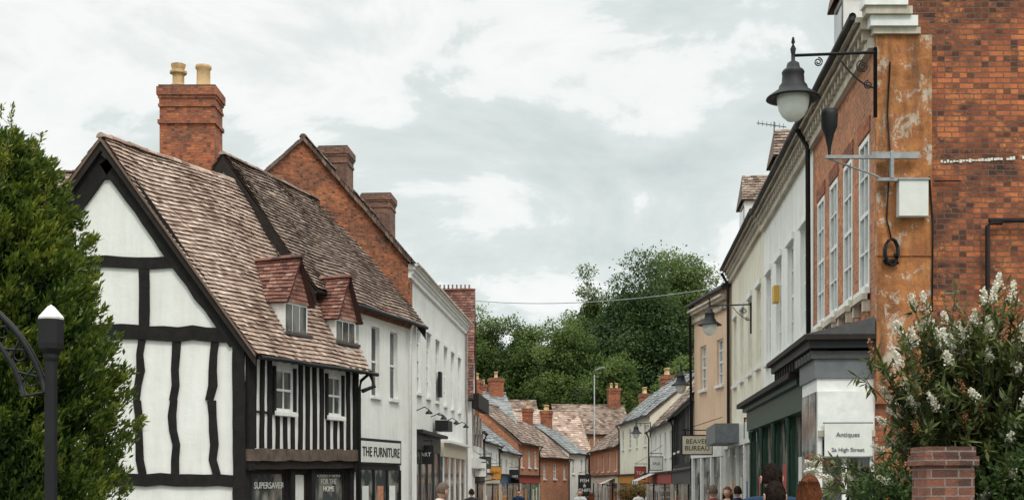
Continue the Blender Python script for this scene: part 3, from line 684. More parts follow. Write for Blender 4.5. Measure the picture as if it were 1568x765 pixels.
tube(tv,[b1+V((-.5,0,.06)),b1+V((.35,0,-.06))],.012,'iron')
for i in range(7): p=b1+V((-.45+i*.12,0,.06-.015*i)); tube(tv,[p-V((.03,.15,.11)),p+V((.03,.15,.11))],.008,'iron',4)
o.done()
o=Obj('cream_shop_house',RP(34.8)); fr=Fr(RP(34.8),RP(44.5),-1)
rfac(o,fr,[(u-.5,u+.5,4.8,7.0) for u in (1.3,3.6,6,8.3)],'cream',8.8)
rdormer(o,fr,9.6,-.35,1.7,1.6,9,11.0,12.0)
s=o.part('shopfront'); box(s,fr,.2,9.4,.003,.3,2.7,3.3,'signw'); box(s,fr,.3,9.3,.003,.22,-1,2.69,'fargl')
for i in range(5): box(s,fr,.25+i*2.2,.35+i*2.2,.221,.3,-1,2.69,'whitepaint')
for k in range(6): box(s,fr,.6+k*1.5,.6+k*1.5+.6,.221,.226,random.uniform(.3,.9),random.uniform(1.2,1.9),random.choice(('signw','signc','signr','signo','signb')))
box(s,fr,3.8,7.6,.301,1.0,2.78,3.35,'greyp')
tube(o.part('downpipe'),[fr.P(9.6,.34,8.7),fr.P(9.6,.12,8.3),fr.P(9.6,.1,-1)],.05,'iron',8)
o.done()
FP=dict(nv=1,nh=3,rec=.12,gm='glassL',head=False)
o,f=house('peach_shop_house',(7.38,44.5),(6.87,49.2),-1,6,8.35,10.2,'peach','slate',[(u,.85,5.0,6.6,FP) for u in (1.1,3.4)],ov=.2,chim=[],gauge=.25,tw=.3)
cornice(o,f,0,f.L,8.0,'cornice',False)
s=o.part('shopfront'); box(s,f,.2,4.5,.003,.2,2.5,3.0,'whitepaint'); box(s,f,.3,4.4,.003,.1,-1,2.49,'fargl')
for u in (.3,1.6,3.0,4.3): box(s,f,u-.07,u+.07,.101,.2,-1,2.49,'whitepaint')
tube(o.part('downpipe'),[f.P(4.6,.2,8),f.P(4.6,.1,-1)],.05,'iron',8)
o.done()
# ---------------------------------------------------------------- lamps
def lantern(mb,c,s):
    pr=[(.015,.28),(.03,.2),(.012,.17),(.045,.1),(.03,.02),(.03,-.08),(.09,-.12),(.11,-.2),(.15,-.22),(.175,-.26),(.165,-.30),(.175,-.42),(.215,-.47),(.225,-.52),(.40,-.64),(.415,-.67),(.36,-.67),(.2,-.6)]
    lathe(mb,c,[(r*s,z*s) for r,z in pr],'iron',24)
    gl=[(.25,-.63),(.245,-.72),(.22,-.84),(.17,-.93),(.09,-1.0),(.0,-1.02)]
    lathe(mb,c,[(r*s,z*s) for r,z in gl],'bulb',24)
def wall_lamp(name,wallx,lampx,y,z,s):
    o=Obj(name,(wallx,y,z)); m=o.part('lantern'); lantern(m,(lampx,y,z),s)
    b=o.part('bracket'); r=.022*s
    tube(b,[(wallx,y,z+.05*s),(lampx,y,z)],r*1.1,'iron',8)
    tube(b,[(wallx-.02,y,z+.12*s),(wallx-.02,y,z-.95*s)],r*1.4,'iron',8)
    L=wallx-lampx
    def spiral(cx,cz,R,a0,turn,sg=1):
        return [(cx+sg*R*(1-t*.75)*math.cos(a0+turn*t),y,cz+R*(1-t*.75)*math.sin(a0+turn*t)) for t in [i/22 for i in range(23)]]
    tube(b,[(wallx-.02,y,z-.5*s)]+[(wallx-L*.45*t,y,z-.5*s+.46*s*t**1.8) for t in [i/8 for i in range(1,9)]],r*.6,'iron',6)
    tube(b,spiral(wallx-L*.17,z-.17*s,.10*s,math.pi*.5,4.2*math.pi),r*.5,'iron',5)
    tube(b,spiral(wallx-L*.70,z-.10*s,.07*s,math.pi*.5,-3.6*math.pi),r*.5,'iron',5)
    tube(b,spiral(wallx-L*.10,z-.45*s,.07*s,math.pi*.5,3.6*math.pi),r*.5,'iron',5)
    o.done()
wall_lamp('street_lamp',5.50,4.24,19.7,8.03,.98)
wall_lamp('street_lamp',6.97,5.75,38,6.73,.85)
wall_lamp('street_lamp',7.35,6.45,49.9,5.9,.9)
wall_lamp('street_lamp',8.5,7.6,80,5.2,.9)
o=Obj('bracket_floodlight',(5.6,19.85,6.5)); b=o.part('bracket')
fB=Fr((4.6,19.8),(6,19.8),1)
box(b,fB,.15,1.55,-.03,.03,6.50,6.55,'galv'); box(b,fB,.85,1.58,-.03,.02,6.553,6.60,'galv'); box(b,fB,1.13,1.18,-.06,.04,6.2,6.62,'galv'); box(b,fB,.95,1.4,-.05,.03,6.16,6.21,'galv')
tube(b,[fB.P(.2,0,6.5),fB.P(.9,0,6.25),fB.P(1.0,0,6.2)],.015,'galv')
h=o.part('lamp_head'); c=fB.P(.21,0,6.56); lathe(h,c,[(.02,0),(.03,.12),(.05,.2),(.07,.3),(.12,.42),(.13,.6),(.12,.68),(.0,.7)],'iron',16)
o.done()
def hsign(name,wx,x0,x1,y,z0,z1,mat,tx=None,tm='black',ts=.2):
    o=Obj(name,(x0,y,z0)); f=Fr((x0,y),(x1,y),1); b=o.part('board'); L=abs(x1-x0); box(b,f,0,L,-.025,.025,z0,z1,mat)
    box(b,f,-.03,L+.03,-.035,.035,z1,z1+.04,'black'); box(b,f,-.03,L+.03,-.035,.035,z0-.04,z0,'black')
    box(b,f,-.03,0,-.035,.035,z0,z1,'black'); box(b,f,L,L+.03,-.035,.035,z0,z1,'black')
    k=o.part('bracket'); xa=x1 if abs(wx-x1)<abs(wx-x0) else x0; xb=x0 if xa==x1 else x1
    tube(k,[(wx,y,z1+.2),(xb,y,z1+.2)],.02,'iron'); tube(k,[(wx,y,z1+.65),(xb,y,z1+.2)],.012,'iron')
    for x in (x0+.1*L,x1-.1*L): tube(k,[(x,y,z1+.2),(x,y,z1+.03)],.008,'iron')
    if tx: text(o,f,L/2,.03,(z0+z1)/2,tx,ts,tm)
    o.done()
hsign('hanging_shop_sign',7.25,5.87,6.88,45,2.58,3.2,'signc','BEAVER\nBUREAU','black',.23)
hsign('hanging_shop_sign',6.9,6.6,7.12,37,2.88,3.4,'signo','OPEN','black',.16)
hsign('hanging_shop_sign',7.3,5.5,6.5,108,.5,2.2,'black','FISH\n&\nCHIPS','signw',.40)
hsign('hanging_shop_sign',7.3,5.6,6.4,107,-.3,.3,'black','PIZZA','signo',.28)
hsign('hanging_shop_sign',8.3,7.6,8.3,72,2.3,3.0,'signw','SALE','black',.2)
hsign('hanging_shop_sign',8.7,7.9,8.6,84,1.8,2.6,'signr','TEA','signw',.3)
hsign('hanging_shop_sign',-2.0,-1.9,-1.3,66,1.9,2.6,'signw','CAFE','black',.2)
hsign('hanging_shop_sign',-1.9,-1.8,-1.2,73,2.4,3.0,'dblue','BAR','signw',.22)
hsign('hanging_shop_sign',-1.5,-1.4,-.7,83,1.8,2.6,'signo','INN','black',.3)
hsign('hanging_shop_sign',-.5,-.3,.5,95,1.6,2.5,'black','BOOKS','signw',.2)
hsign('hanging_shop_sign',-3.6,-3.35,-2.85,47,2.3,2.9,'black','ART','signw',.2)
o=Obj('street_light_column',(8.2,130,0)); m=o.part('column'); tube(m,[(8.2,130,-1.3),(8.2,130,12.3)],[.09,.05],'galv',8); tube(m,[(8.2,130,12.2),(8.3,130,12.8),(8.9,130,13)],.05,'galv'); lathe(o.part('lamp_head'),(9.0,130,12.95),[(0,.1),(.25,.08),(.3,0),(0,-.05)],'galv',10); o.done()
o=Obj('overhead_cable',(0,58,10)); m=o.part('wire')
a=V((-1.95,62.5,10.3)); b=V((7.0,46,8.4))
tube(m,[a.lerp(b,t)-Z(1.2*4*t*(1-t)*.25) for t in [i/24 for i in range(25)]],.016,'galv',5); o.done()
# ---------------------------------------------------------------- iron archway (left foreground)
o=Obj('iron_archway',(-3.53,10,0)); m=o.part('post')
lathe(m,(-3.53,10,0),[(.085,-.1),(.085,.1),(.055,.15),(.05,.2),(.05,2.52),(.06,2.55),(.06,2.58),(.095,2.62),(.10,2.66),(.10,2.84),(.085,2.86)],'iron',8,False)
lathe(o.part('cap'),(-3.53,10,0),[(.098,2.845),(.10,2.86),(.03,2.94),(.0,2.96)],'signw',8,False)  # cap coloured white to stand in for light on its top
lathe(m,(-6.1,10,0),[(.085,-.1),(.055,.15),(.05,.2),(.05,2.55),(.10,2.66),(.10,2.84),(.0,2.95)],'iron',8,False)
ar=o.part('arch')
def arc(R,n=28): return [(-4.81+R*math.cos(t),10,2.05+R*.92*math.sin(t)) for t in [math.radians(12+156*i/n) for i in range(n+1)]]
A1=arc(1.27);A2=arc(1.10)
tube(ar,A1,.026,'iron',6); tube(ar,A2,.022,'iron',6)
for i in range(0,28,1): tube(ar,[A1[i],A2[i+1] if i%2 else A2[max(0,i-1)]],.010,'iron',4)
for i in range(1,28,2):
    p=(V(A1[i])+V(A2[i]))/2; tube(ar,[p+V((.045*math.cos(t),0,.045*math.sin(t))) for t in [j*.7 for j in range(10)]],.007,'iron',4)
o.done()
# ---------------------------------------------------------------- foliage
def leaves(name,pos,axis,nor,Ls,Ws,rnd,matk,parent=None):
    n=len(pos); axis=axis/np.linalg.norm(axis,axis=1,keepdims=True)
    b=np.cross(axis,nor); b/= (np.linalg.norm(b,axis=1,keepdims=True)+1e-9)
    Ls=Ls[:,None];Ws=Ws[:,None]
    v=np.empty((n,4,3)); v[:,0]=pos; v[:,1]=pos+axis*Ls*.5+b*Ws*.5; v[:,2]=pos+axis*Ls; v[:,3]=pos+axis*Ls*.5-b*Ws*.5
    if parent is not None: v=v-np.array(parent.location)
    me=bpy.data.meshes.new(name); me.vertices.add(n*4); me.vertices.foreach_set('co',v.reshape(-1))
    me.loops.add(n*4); me.loops.foreach_set('vertex_index',np.arange(n*4,dtype=np.int32))
    me.polygons.add(n); me.polygons.foreach_set('loop_start',np.arange(0,n*4,4,dtype=np.int32)); me.polygons.foreach_set('loop_total',np.full(n,4,dtype=np.int32))
    a=me.attributes.new('rnd','FLOAT','FACE'); a.data.foreach_set('value',np.clip(rnd,0,1).astype(np.float32))
    me.materials.append(MT[matk]); me.update(calc_edges=True); me.validate()
    o=bpy.data.objects.new(name,me); COL.objects.link(o)
    if parent: o.parent=parent
    return o
def rdir(n): 
    d=rng.normal(size=(n,3)); return d/np.linalg.norm(d,axis=1,keepdims=True)
MT['leafA']=leafmat('tree_leaf_light',[(0,(.045,.078,.018)),(.5,(.11,.16,.038)),(1,(.20,.245,.07))],.4)
MT['leafB']=leafmat('tree_leaf_dark',[(0,(.025,.050,.014)),(.5,(.058,.098,.026)),(1,(.11,.155,.045))],.35)
MT['leafH']=leafmat('hedge_leaf',[(0,(.008,.022,.005)),(.4,(.04,.08,.012)),(.7,(.13,.17,.02)),(1,(.30,.29,.035))])
MT['leafD']=leafmat('buddleia_leaf',[(0,(.016,.032,.010)),(.5,(.07,.095,.025)),(1,(.18,.19,.06))])
MT['petal']=leafmat('white_blossom',[(0,(.55,.48,.33)),(.3,(.78,.74,.62)),(1,(.88,.86,.80))],.2)
MT['brownp']=leafmat('faded_blossom',[(0,(.16,.07,.03)),(1,(.42,.20,.09))],.1)
MT['redp']=leafmat('red_petals',[(0,(.4,.03,.02)),(1,(.6,.12,.05))],.1)
def tree(name,x,y,z0,h,rad,nl,ls,matk,lobes=60,seed=0,low=.25):
    r=np.random.default_rng(seed)
    o=Obj(name,(x,y,z0)); t=o.part('trunk')
    tube(t,[(x,y,z0-1.5),(x+.2,y,z0+h*.25),(x-.1,y,z0+h*.5),(x,y,z0+h*.85)],[h*.028,h*.022,h*.016,h*.004],'bark',8)
    cz=z0+h*(low+(1-low)/2); rz=h*(1-low)/2
    # lobes spread over an irregular crown surface plus a filled interior
    d=r.normal(size=(lobes,3)); d/=np.linalg.norm(d,axis=1,keepdims=True)
    rr=r.uniform(.5,.92,lobes); bul=1+.16*np.sin(d[:,0]*4+seed)*np.cos(d[:,2]*5+seed*2)+.08*r.normal(size=lobes)
    tp=(1-.30*np.clip(d[:,2],0,1))*bul
    C=np.stack([x+d[:,0]*rad*rr*tp,y+d[:,1]*rad*rr*tp,cz+d[:,2]*rz*rr*np.clip(bul,.85,1.08)],1); R=rad*r.uniform(.14,.30,lobes)
    for c_ in C[:16]:
        m=V((x,y,z0+h*r.uniform(.25,.6))); e=V(c_); mid=m.lerp(e,.5)+V((0,0,.05*h)); tube(t,[m,mid,e],[h*.01,h*.006,h*.002],'bark',5)
    ni=int(nl*.25); no=nl-ni
    w=R**2; w/=w.sum(); idx=r.choice(lobes,no,p=w)
    dd=r.normal(size=(no,3)); dd/=np.linalg.norm(dd,axis=1,keepdims=True)
    k=r.uniform(.2,1,no)**.6*(1+.35*np.abs(r.normal(size=no))*(r.random(no)<.35))
    pos=C[idx]+dd*(R[idx]*k)[:,None]*np.array([1,1,.7])
    di=r.normal(size=(ni,3)); di/=np.linalg.norm(di,axis=1,keepdims=True); ri=r.uniform(.35,.86,ni)
    posi=np.array([x,y,cz])+di*ri[:,None]*np.array([rad,rad,rz])*(1-.30*np.clip(di[:,2:3],0,1))
    pos=np.vstack([pos,posi]); dA=np.vstack([dd,di])
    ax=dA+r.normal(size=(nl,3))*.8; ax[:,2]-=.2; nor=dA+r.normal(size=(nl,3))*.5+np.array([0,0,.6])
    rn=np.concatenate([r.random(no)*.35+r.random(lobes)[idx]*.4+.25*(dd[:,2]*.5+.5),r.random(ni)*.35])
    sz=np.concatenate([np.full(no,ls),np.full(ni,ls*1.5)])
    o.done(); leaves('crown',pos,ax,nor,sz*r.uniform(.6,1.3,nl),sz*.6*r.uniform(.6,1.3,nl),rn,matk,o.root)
tree('chestnut_tree',16.8,172,4,28,8.4,76000,.38,'leafB',230,seed=1,low=.02)
tree('chestnut_tree',23.0,180,5.5,30.5,7.6,50000,.38,'leafA',170,seed=2,low=.05)
tree('ash_tree',11.2,182,5.5,26,5.8,36000,.36,'leafA',130,seed=12,low=.0)
tree('ash_tree',-4.2,176,4.2,21.5,5.6,34000,.34,'leafA',130,seed=3,low=.0)
tree('ash_tree',1.6,174,4.2,20.5,5.6,34000,.34,'leafA',130,seed=4,low=.0)
tree('ash_tree',7.2,168,3.6,20.5,5.8,36000,.34,'leafA',140,seed=5,low=.0)
tree('ash_tree',12.2,160,2.5,17.0,4.8,26000,.32,'leafA',90,seed=15,low=.0)
tree('ash_tree',-10,180,5,20,5,14000,.4,'leafA',50,seed=6,low=.0)
tree('ash_tree',16.5,125,0,14.2,3.8,20000,.28,'leafA',70,seed=8,low=.2)
tree('ash_tree',29,165,3,20,5,14000,.4,'leafA',46,seed=9,low=.0)
r=np.random.default_rng(21); n=60000; cx=r.uniform(-60,70,160); cy=r.uniform(196,215,160); ch=r.uniform(4,7.5,160); idx=r.integers(0,160,n)
d=r.normal(size=(n,3)); d/=np.linalg.norm(d,axis=1,keepdims=True)
pos=np.stack([cx[idx],cy[idx],10+ch[idx]*.9],1)+d*(3+ch[idx]*.4)[:,None]
leaves('distant_trees',pos,d+r.normal(size=(n,3))*.7,d+np.array([0,0,.6]),r.uniform(.5,1,n),r.uniform(.3,.6,n),r.random(n)*.6+r.random(160)[idx]*.4,'leafB')
# conifer hedge on the left
o=Obj('conifer_hedge_tree',(-5.6,13.2,0)); t=o.part('trunk')
tube(t,[(-5.6,13.2,-.2),(-5.6,13.2,4.9)],[.16,.02],'bark',8)
def hedge_r(z): return np.interp(z,[0,1.2,2.2,3.2,3.84,4.5,4.9,5.15],[1.42,1.52,1.50,1.40,1.2,.9,.6,.25])
r=np.random.default_rng(5); nc=2600; n=150000
zc=r.uniform(0,5.05,nc); ac=r.uniform(0,2*math.pi,nc); dp=r.uniform(.70,1.0,nc); rc=hedge_r(zc)*dp*(1+.09*np.sin(ac*5+zc*3))
C=np.stack([-5.6+rc*np.cos(ac),13.2+rc*np.sin(ac)*.9,zc],1); out=np.stack([np.cos(ac),np.sin(ac),np.full(nc,.8)],1)
for i in range(0,nc,40): tube(t,[(-5.6,13.2,max(0,zc[i]-.8)),tuple(C[i])],[.02,.006],'bark',4)
idx=r.integers(0,nc,n); tt=r.random(n)
pos=C[idx]+out[idx]*(tt*.17)[:,None]+r.normal(size=(n,3))*(.07*(1.1-tt))[:,None]
ax=out[idx]+r.normal(size=(n,3))*.6+np.array([0,0,.4]); nor=r.normal(size=(n,3))
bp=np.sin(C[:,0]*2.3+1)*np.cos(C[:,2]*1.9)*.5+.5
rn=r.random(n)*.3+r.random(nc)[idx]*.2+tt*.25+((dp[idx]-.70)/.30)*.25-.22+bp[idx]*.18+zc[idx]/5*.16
ls_=r.uniform(.045,.10,n); ws_=r.uniform(.016,.034,n)
ni=26000; zi=r.uniform(0,4.7,ni); ai=r.uniform(0,2*math.pi,ni); ri=hedge_r(zi)*r.uniform(.45,.76,ni)
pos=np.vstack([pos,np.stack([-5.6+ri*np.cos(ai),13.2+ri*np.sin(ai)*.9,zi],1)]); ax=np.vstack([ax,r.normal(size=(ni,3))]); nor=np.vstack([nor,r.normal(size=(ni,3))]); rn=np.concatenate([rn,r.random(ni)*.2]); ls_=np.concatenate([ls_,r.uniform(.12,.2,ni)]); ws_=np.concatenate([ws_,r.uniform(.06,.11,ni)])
ns=80; sa=r.uniform(0,2*math.pi,ns); sr=r.uniform(0,1.2,ns); sz=r.uniform(4.3,4.9,ns); sh=r.uniform(.4,1.0,ns)
P=[];A=[];RR=[]
for i in range(ns):
    b0=np.array([-5.6+sr[i]*math.cos(sa[i]),13.2+sr[i]*math.sin(sa[i]),sz[i]-.75*sr[i]]); dd=np.array([.25*math.cos(sa[i])*sr[i]+r.normal()*.08,r.normal()*.08,1.])
    tube(t,[tuple(b0),tuple(b0+dd*sh[i])],[.008,.003],'bark',4)
    for k in range(130):
        q=r.random(); P.append(b0+dd*sh[i]*q+r.normal(size=3)*.03*(1.3-q)); A.append(dd+r.normal(size=3)*.6); RR.append(.5+.5*r.random())
o.done(); m_=len(P)
pos=np.vstack([pos,np.array(P)]);ax=np.vstack([ax,np.array(A)]);nor=np.vstack([nor,r.normal(size=(m_,3))]);rn=np.concatenate([rn,np.array(RR)]); ls_=np.concatenate([ls_,r.uniform(.04,.08,m_)]); ws_=np.concatenate([ws_,r.uniform(.012,.022,m_)])
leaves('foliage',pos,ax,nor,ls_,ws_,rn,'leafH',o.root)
# buddleia
o=Obj('buddleia_bush',(4.6,12.8,0)); t=o.part('stems'); r=np.random.default_rng(9)
P=[];A=[];N=[];L_=[];W_=[];RR=[]; FP_=[];FA=[];BP=[];BA=[]
made=0
while made<430:
    az=r.uniform(0,2*math.pi); el=r.uniform(.0,1.45); R0=r.uniform(.6,1.0)
    ex=4.6+math.cos(az)*math.cos(el)*1.75*R0; ey=12.8+math.sin(az)*math.cos(el)*1.05*R0; ez=1.5+math.sin(el)*2.1*R0-.45*math.cos(el)*r.random()
    ez=min(ez,3.75)
    if ex<3.75 and (1.85<ez<2.55 or r.random()<.35): continue
    made+=1
    b=np.array([4.6+r.normal()*.2,12.8+r.normal()*.12,.3]); e=np.array([ex,ey,ez]); m=b*.4+e*.6; m[2]+=.5+.25*r.random()
    pts=[]
    for k in range(9):
        s=k/8; pts.append((1-s)**2*b+2*s*(1-s)*m+s*s*e)
    tube(t,[tuple(p) for p in pts],[.012*(1-.8*k/8) for k in range(9)],'bark',4)
    for k in range(64):
        s=r.uniform(.25,1)**.8
        j=min(7,int(s*8)); q=pts[j]+(pts[j+1]-pts[j])*(s*8-j); dr=pts[j+1]-pts[j]; dr=dr/np.linalg.norm(dr)
        a=dr*.6+rdir(1)[0]*.9; a[2]-=.15
        P.append(q);A.append(a);N.append(rdir(1)[0]*.5+np.array([0,0,1]));L_.append(r.uniform(.08,.17));W_.append(r.uniform(.024,.042));RR.append(r.random()*.6+.3*(s>.75))
    if r.random()<.46:
        dr=pts[8]-pts[6]; dr/=np.linalg.norm(dr); dr=dr+np.array([0,0,.02])
        faded=r.random()<.32; ln=r.uniform(.08,.20)
        for k in range(150 if not faded else 80):
            s=r.random(); rad=.030*(1-s*.75); q=pts[8]+dr*ln*s+r.normal(size=3)*rad*.8
            (BP if faded else FP_).append(q); (BA if faded else FA).append(rdir(1)[0]+dr*.4)
o.done()
n=len(P); leaves('leaves',np.array(P),np.array(A),np.array(N),np.array(L_),np.array(W_),np.array(RR),'leafD',o.root)
n=len(FP_); leaves('flower_panicles',np.array(FP_),np.array(FA),rdir(n),np.full(n,.024),np.full(n,.024),rng.random(n),'petal',o.root)
n=len(BP); leaves('faded_panicles',np.array(BP),np.array(BA),rdir(n),np.full(n,.02),np.full(n,.014),rng.random(n),'brownp',o.root)
def shrub(name,c,rad,nl,ls,mk,seed,fl=None):
    r=np.random.default_rng(seed); o=Obj(name,(c[0],c[1],0)); t=o.part('stems')
    for i in range(24):
        d=r.normal(size=3); d/=np.linalg.norm(d); tube(t,[(c[0]+r.normal()*.05,c[1]+r.normal()*.05,min(.0,c[2]-rad[2])),(c[0]+d[0]*rad[0]*.8,c[1]+d[1]*rad[1]*.8,c[2]+abs(d[2])*rad[2]*.8)],[.015,.004],'bark',4)
    o.done()
    d=r.normal(size=(nl,3)); d/=np.linalg.norm(d,axis=1,keepdims=True); k=r.random(nl)**.35
    ph=np.sin(d[:,0]*7+seed)*np.cos(d[:,2]*6+d[:,1]*5)*.12+1
    pos=np.array(c)+d*np.array(rad)*(k*ph)[:,None]
    leaves('leaves',pos,d+r.normal(size=(nl,3))*.7,d+r.normal(size=(nl,3))*.5+np.array([0,0,.5]),ls*r.uniform(.6,1.4,nl),ls*.55*r.uniform(.6,1.3,nl),r.random(nl)*.6+ph-.9,mk,o.root)
    if fl:
        nf=500; d=r.normal(size=(nf,3)); d/=np.linalg.norm(d,axis=1,keepdims=True); leaves('flowers',np.array(c)+d*np.array(rad)*1.03,r.normal(size=(nf,3)),d,np.full(nf,.06),np.full(nf,.06),r.random(nf),fl,o.root)
shrub('evergreen_shrub',(5.05,12.0,1.0),(.9,.6,1.3),22000,.06,'leafB',31)
shrub('evergreen_shrub',(3.55,12.4,.8),(.42,.5,1.0),12000,.05,'leafB',32)
o=Obj('flower_planter',(6.45,70,-.7)); lathe(o.part('tub'),(6.45,70,-.7),[(.3,0),(.4,.6),(.42,.62),(.36,.62)],'potr',16); tube(o.part('post'),[(6.45,70,-.2),(6.45,70,1.2)],.05,'iron'); o.done()
shrub('flowering_basket',(6.45,70,1.05),(.75,.5,.45),2500,.1,'leafA',41,'redp')
o=Obj('brick_gate_pier',(3.66,11,0)); f=Fr((3.46,10.9),(3.86,10.9),1); m=o.part('pier')
box(m,f,0,.40,-.40,0,-.1,1.74,'brickP'); box(m,f,-.03,.43,-.43,.03,1.743,1.82,'brickP'); box(m,f,-.01,.41,-.41,.01,1.823,1.90,'brickP'); o.done()
o=Obj('garden_wall',(5.4,11,0)); f=Fr((3.885,10.9),(7.5,10.9),1); box(o.part('wall'),f,.01,3.6,-.24,0,-.1,1.1,'brickP'); box(o.part('coping'),f,.01,3.6,-.27,.03,1.103,1.18,'kerb'); o.done()
# ---------------------------------------------------------------- people
MT['skin']=simple('skin',(.50,.29,.20),.5,0,.1,8,.1); MT['hairD']=simple('dark_brown_hair',(.022,.013,.009),.85,0,.7,45,.9,.15); MT['hairR']=simple('auburn_hair',(.17,.055,.022),.8,0,.7,45,.9,.2)
MT['hairG']=simple('grey_brown_hair',(.14,.10,.075),.8,0,.5,40,.9,.2)
MT['navy']=simple('navy_cloth',(.018,.040,.085),.85,0,.6,9,.7,.2); MT['tee']=simple('pale_cloth',(.5,.5,.48),.85,0,.2,10,.4); MT['blackc']=simple('black_cloth',(.025,.025,.03),.85,0,.4,10,.5,.2); MT['jean']=simple('denim',(.05,.07,.12),.85,0,.3,10,.4); MT['shoe']=simple('shoe_leather',(.03,.02,.015),.5); MT['redc']=simple('maroon_cloth',(.2,.03,.035),.85,0,.3,10,.4)
MT['eyew']=simple('eye_white',(.7,.7,.7),.3,0,0,3,0)
def skinmesh(name,verts,edges,rad,root,sub=1):
    me=bpy.data.meshes.new(name); me.from_pydata(verts,edges,[]); ob=bpy.data.objects.new(name,me); COL.objects.link(ob)
    md=ob.modifiers.new('s','SKIN'); md.use_smooth_shade=True
    for i,sv in enumerate(me.skin_vertices[0].data):
        sv.radius=(rad[i],rad[i]) if not isinstance(rad[i],tuple) else rad[i]; sv.use_root=(i==root)
    sb=ob.modifiers.new('b','SUBSURF'); sb.levels=sub; sb.render_levels=sub
    bpy.context.view_layer.update()
    dg=bpy.context.evaluated_depsgraph_get(); nm=bpy.data.meshes.new_from_object(ob.evaluated_get(dg))
    bpy.data.objects.remove(ob); nm.name=name
    o2=bpy.data.objects.new(name,nm); COL.objects.link(o2); return o2
def person(name,x,y,h,yaw,hair,top,leg,long=False,lean=0,stride=.12,sh=.2):
    root=bpy.data.objects.new(name,None); COL.objects.link(root); k=h/1.75
    root.location=(x,y,gz(x,y)); root.rotation_euler=(lean,0,yaw); root.scale=(k,k,k)
    vs=[(0,0,.95),(0,0,1.08),(0,-.01,1.24),(0,0,1.39),(0,.0,1.47),(0,.015,1.54),
        (sh,-.0,1.42),(sh+.05,-.04,1.13),(sh+.06,.06,.90),(-sh,0,1.42),(-sh-.05,.03,1.13),(-sh-.06,.14,.92),
        (.10,0,.90),(.11,stride*.6+.02,.50),(.11,stride-.02,.10),(.115,stride+.14,.04),
        (-.10,0,.90),(-.11,-stride*.2+.02,.50),(-.11,-stride-.06,.12),(-.115,-stride+.08,.04)]
    es=[(0,1),(1,2),(2,3),(3,4),(4,5),(3,6),(6,7),(7,8),(3,9),(9,10),(10,11),(0,12),(12,13),(13,14),(14,15),(0,16),(16,17),(17,18),(18,19)]
    rd=[(.15,.12),(.14,.11),(.155,.12),(.14,.11),.072,.056,.075,.050,.03,.075,.050,.03,.095,.06,.042,.035,.095,.06,.042,.035]
    b=skinmesh('body',vs,es,rd,0,2 if y<20 else 1); b.parent=root
    for mk in (top,leg,'skin','shoe'): b.data.materials.append(MT[mk])
    for p in b.data.polygons:
        c=p.center; i=0
        if c.z>1.505: i=2
        elif c.z<.12: i=3
        elif c.z<.93 and abs(c.x)<sh+.005: i=1
        elif c.z<.93: i=2
        p.material_index=i
    for s,wy in ((1,.06),(-1,.14)):
        wx=s*(sh+.06); wz=.90 if s==1 else .92
        hv=[(wx,wy,wz),(wx,wy+.01,wz-.05),(wx,wy+.015,wz-.09)];he=[(0,1),(1,2)];hr=[(.022,.028),(.018,.038),(.014,.036)]
        for fi,(oy,ln) in enumerate(((-.03,.07),(-.01,.085),(.012,.08),(.034,.065))):
            j=len(hv); hv+=[(wx,wy+.015+oy,wz-.10),(wx-s*.008,wy+.02+oy,wz-.10-ln*.55),(wx-s*.025,wy+.022+oy,wz-.10-ln)]
            he+=[(2,j),(j,j+1),(j+1,j+2)]; hr+=[.009,.0085,.007]
        j=len(hv); hv+=[(wx-s*.01,wy+.05,wz-.06),(wx-s*.02,wy+.07,wz-.10)]; he+=[(1,j),(j,j+1)]; hr+=[.010,.008]
        hnd=skinmesh('hand',hv,he,hr,0); hnd.data.materials.append(MT['skin']); hnd.parent=root
    m=MB(); K=24; RR=18; vsx=[]
    hc=V((0,.02,1.64))
    def hp(th,ph,g=1):
        dx=math.sin(th)*math.cos(ph); dy=math.sin(th)*math.sin(ph); dz=math.cos(th)
        w=.080;dp=.098;hh=.116
        if dz<0: w*=1-.28*dz*dz; dp*=1-.12*dz*dz
        xx=dx*w; yy=dy*dp; zz=dz*hh
        if dy>0 and abs(dx)<.35 and -.35<dz<.1: yy+=.018*(1-abs(dx)/.35)*max(0,1-abs(dz+.18)/.2)
        if dy>.5 and abs(abs(dx)-.38)<.16 and abs(dz-.02)<.13: yy-=.008
        return V((xx*g,yy*g,zz*g))
    for i in range(RR+1):
        for j in range(K): vsx.append(hc+hp(math.pi*i/RR,2*math.pi*j/K))
    fs=[(i*K+j,i*K+(j+1)%K,(i+1)*K+(j+1)%K,(i+1)*K+j) for i in range(RR) for j in range(K)]
    m.mesh(vsx,fs,'skin')
    for s in (1,-1):
        e=hc+V((s*.03,.083,.004)); lathe(m,e,[(0,.012),(.009,.008),(.012,0),(.009,-.008),(0,-.012)],'eyew',8); lathe(m,e+V((0,.008,0)),[(0,.006),(.005,0),(0,-.006)],'hairD',6)
        ec=hc+V((s*.086,-.005,-.010)); pr=[ec+V((s*.010,.016*math.cos(a),.030*math.sin(a))) for a in [i*.7 for i in range(9)]]; tube(m,pr,.008,'skin',6); m.mesh([ec]+pr,[(0,i,i+1) for i in range(1,9)],'skin')
    tube(m,[hc+V((-.024,.083,-.062)),hc+V((0,.09,-.06)),hc+V((.024,.083,-.062))],[.003,.006,.003],'potr',6)
    hv=[];K2=60;R2=40; sd=random.random()*20
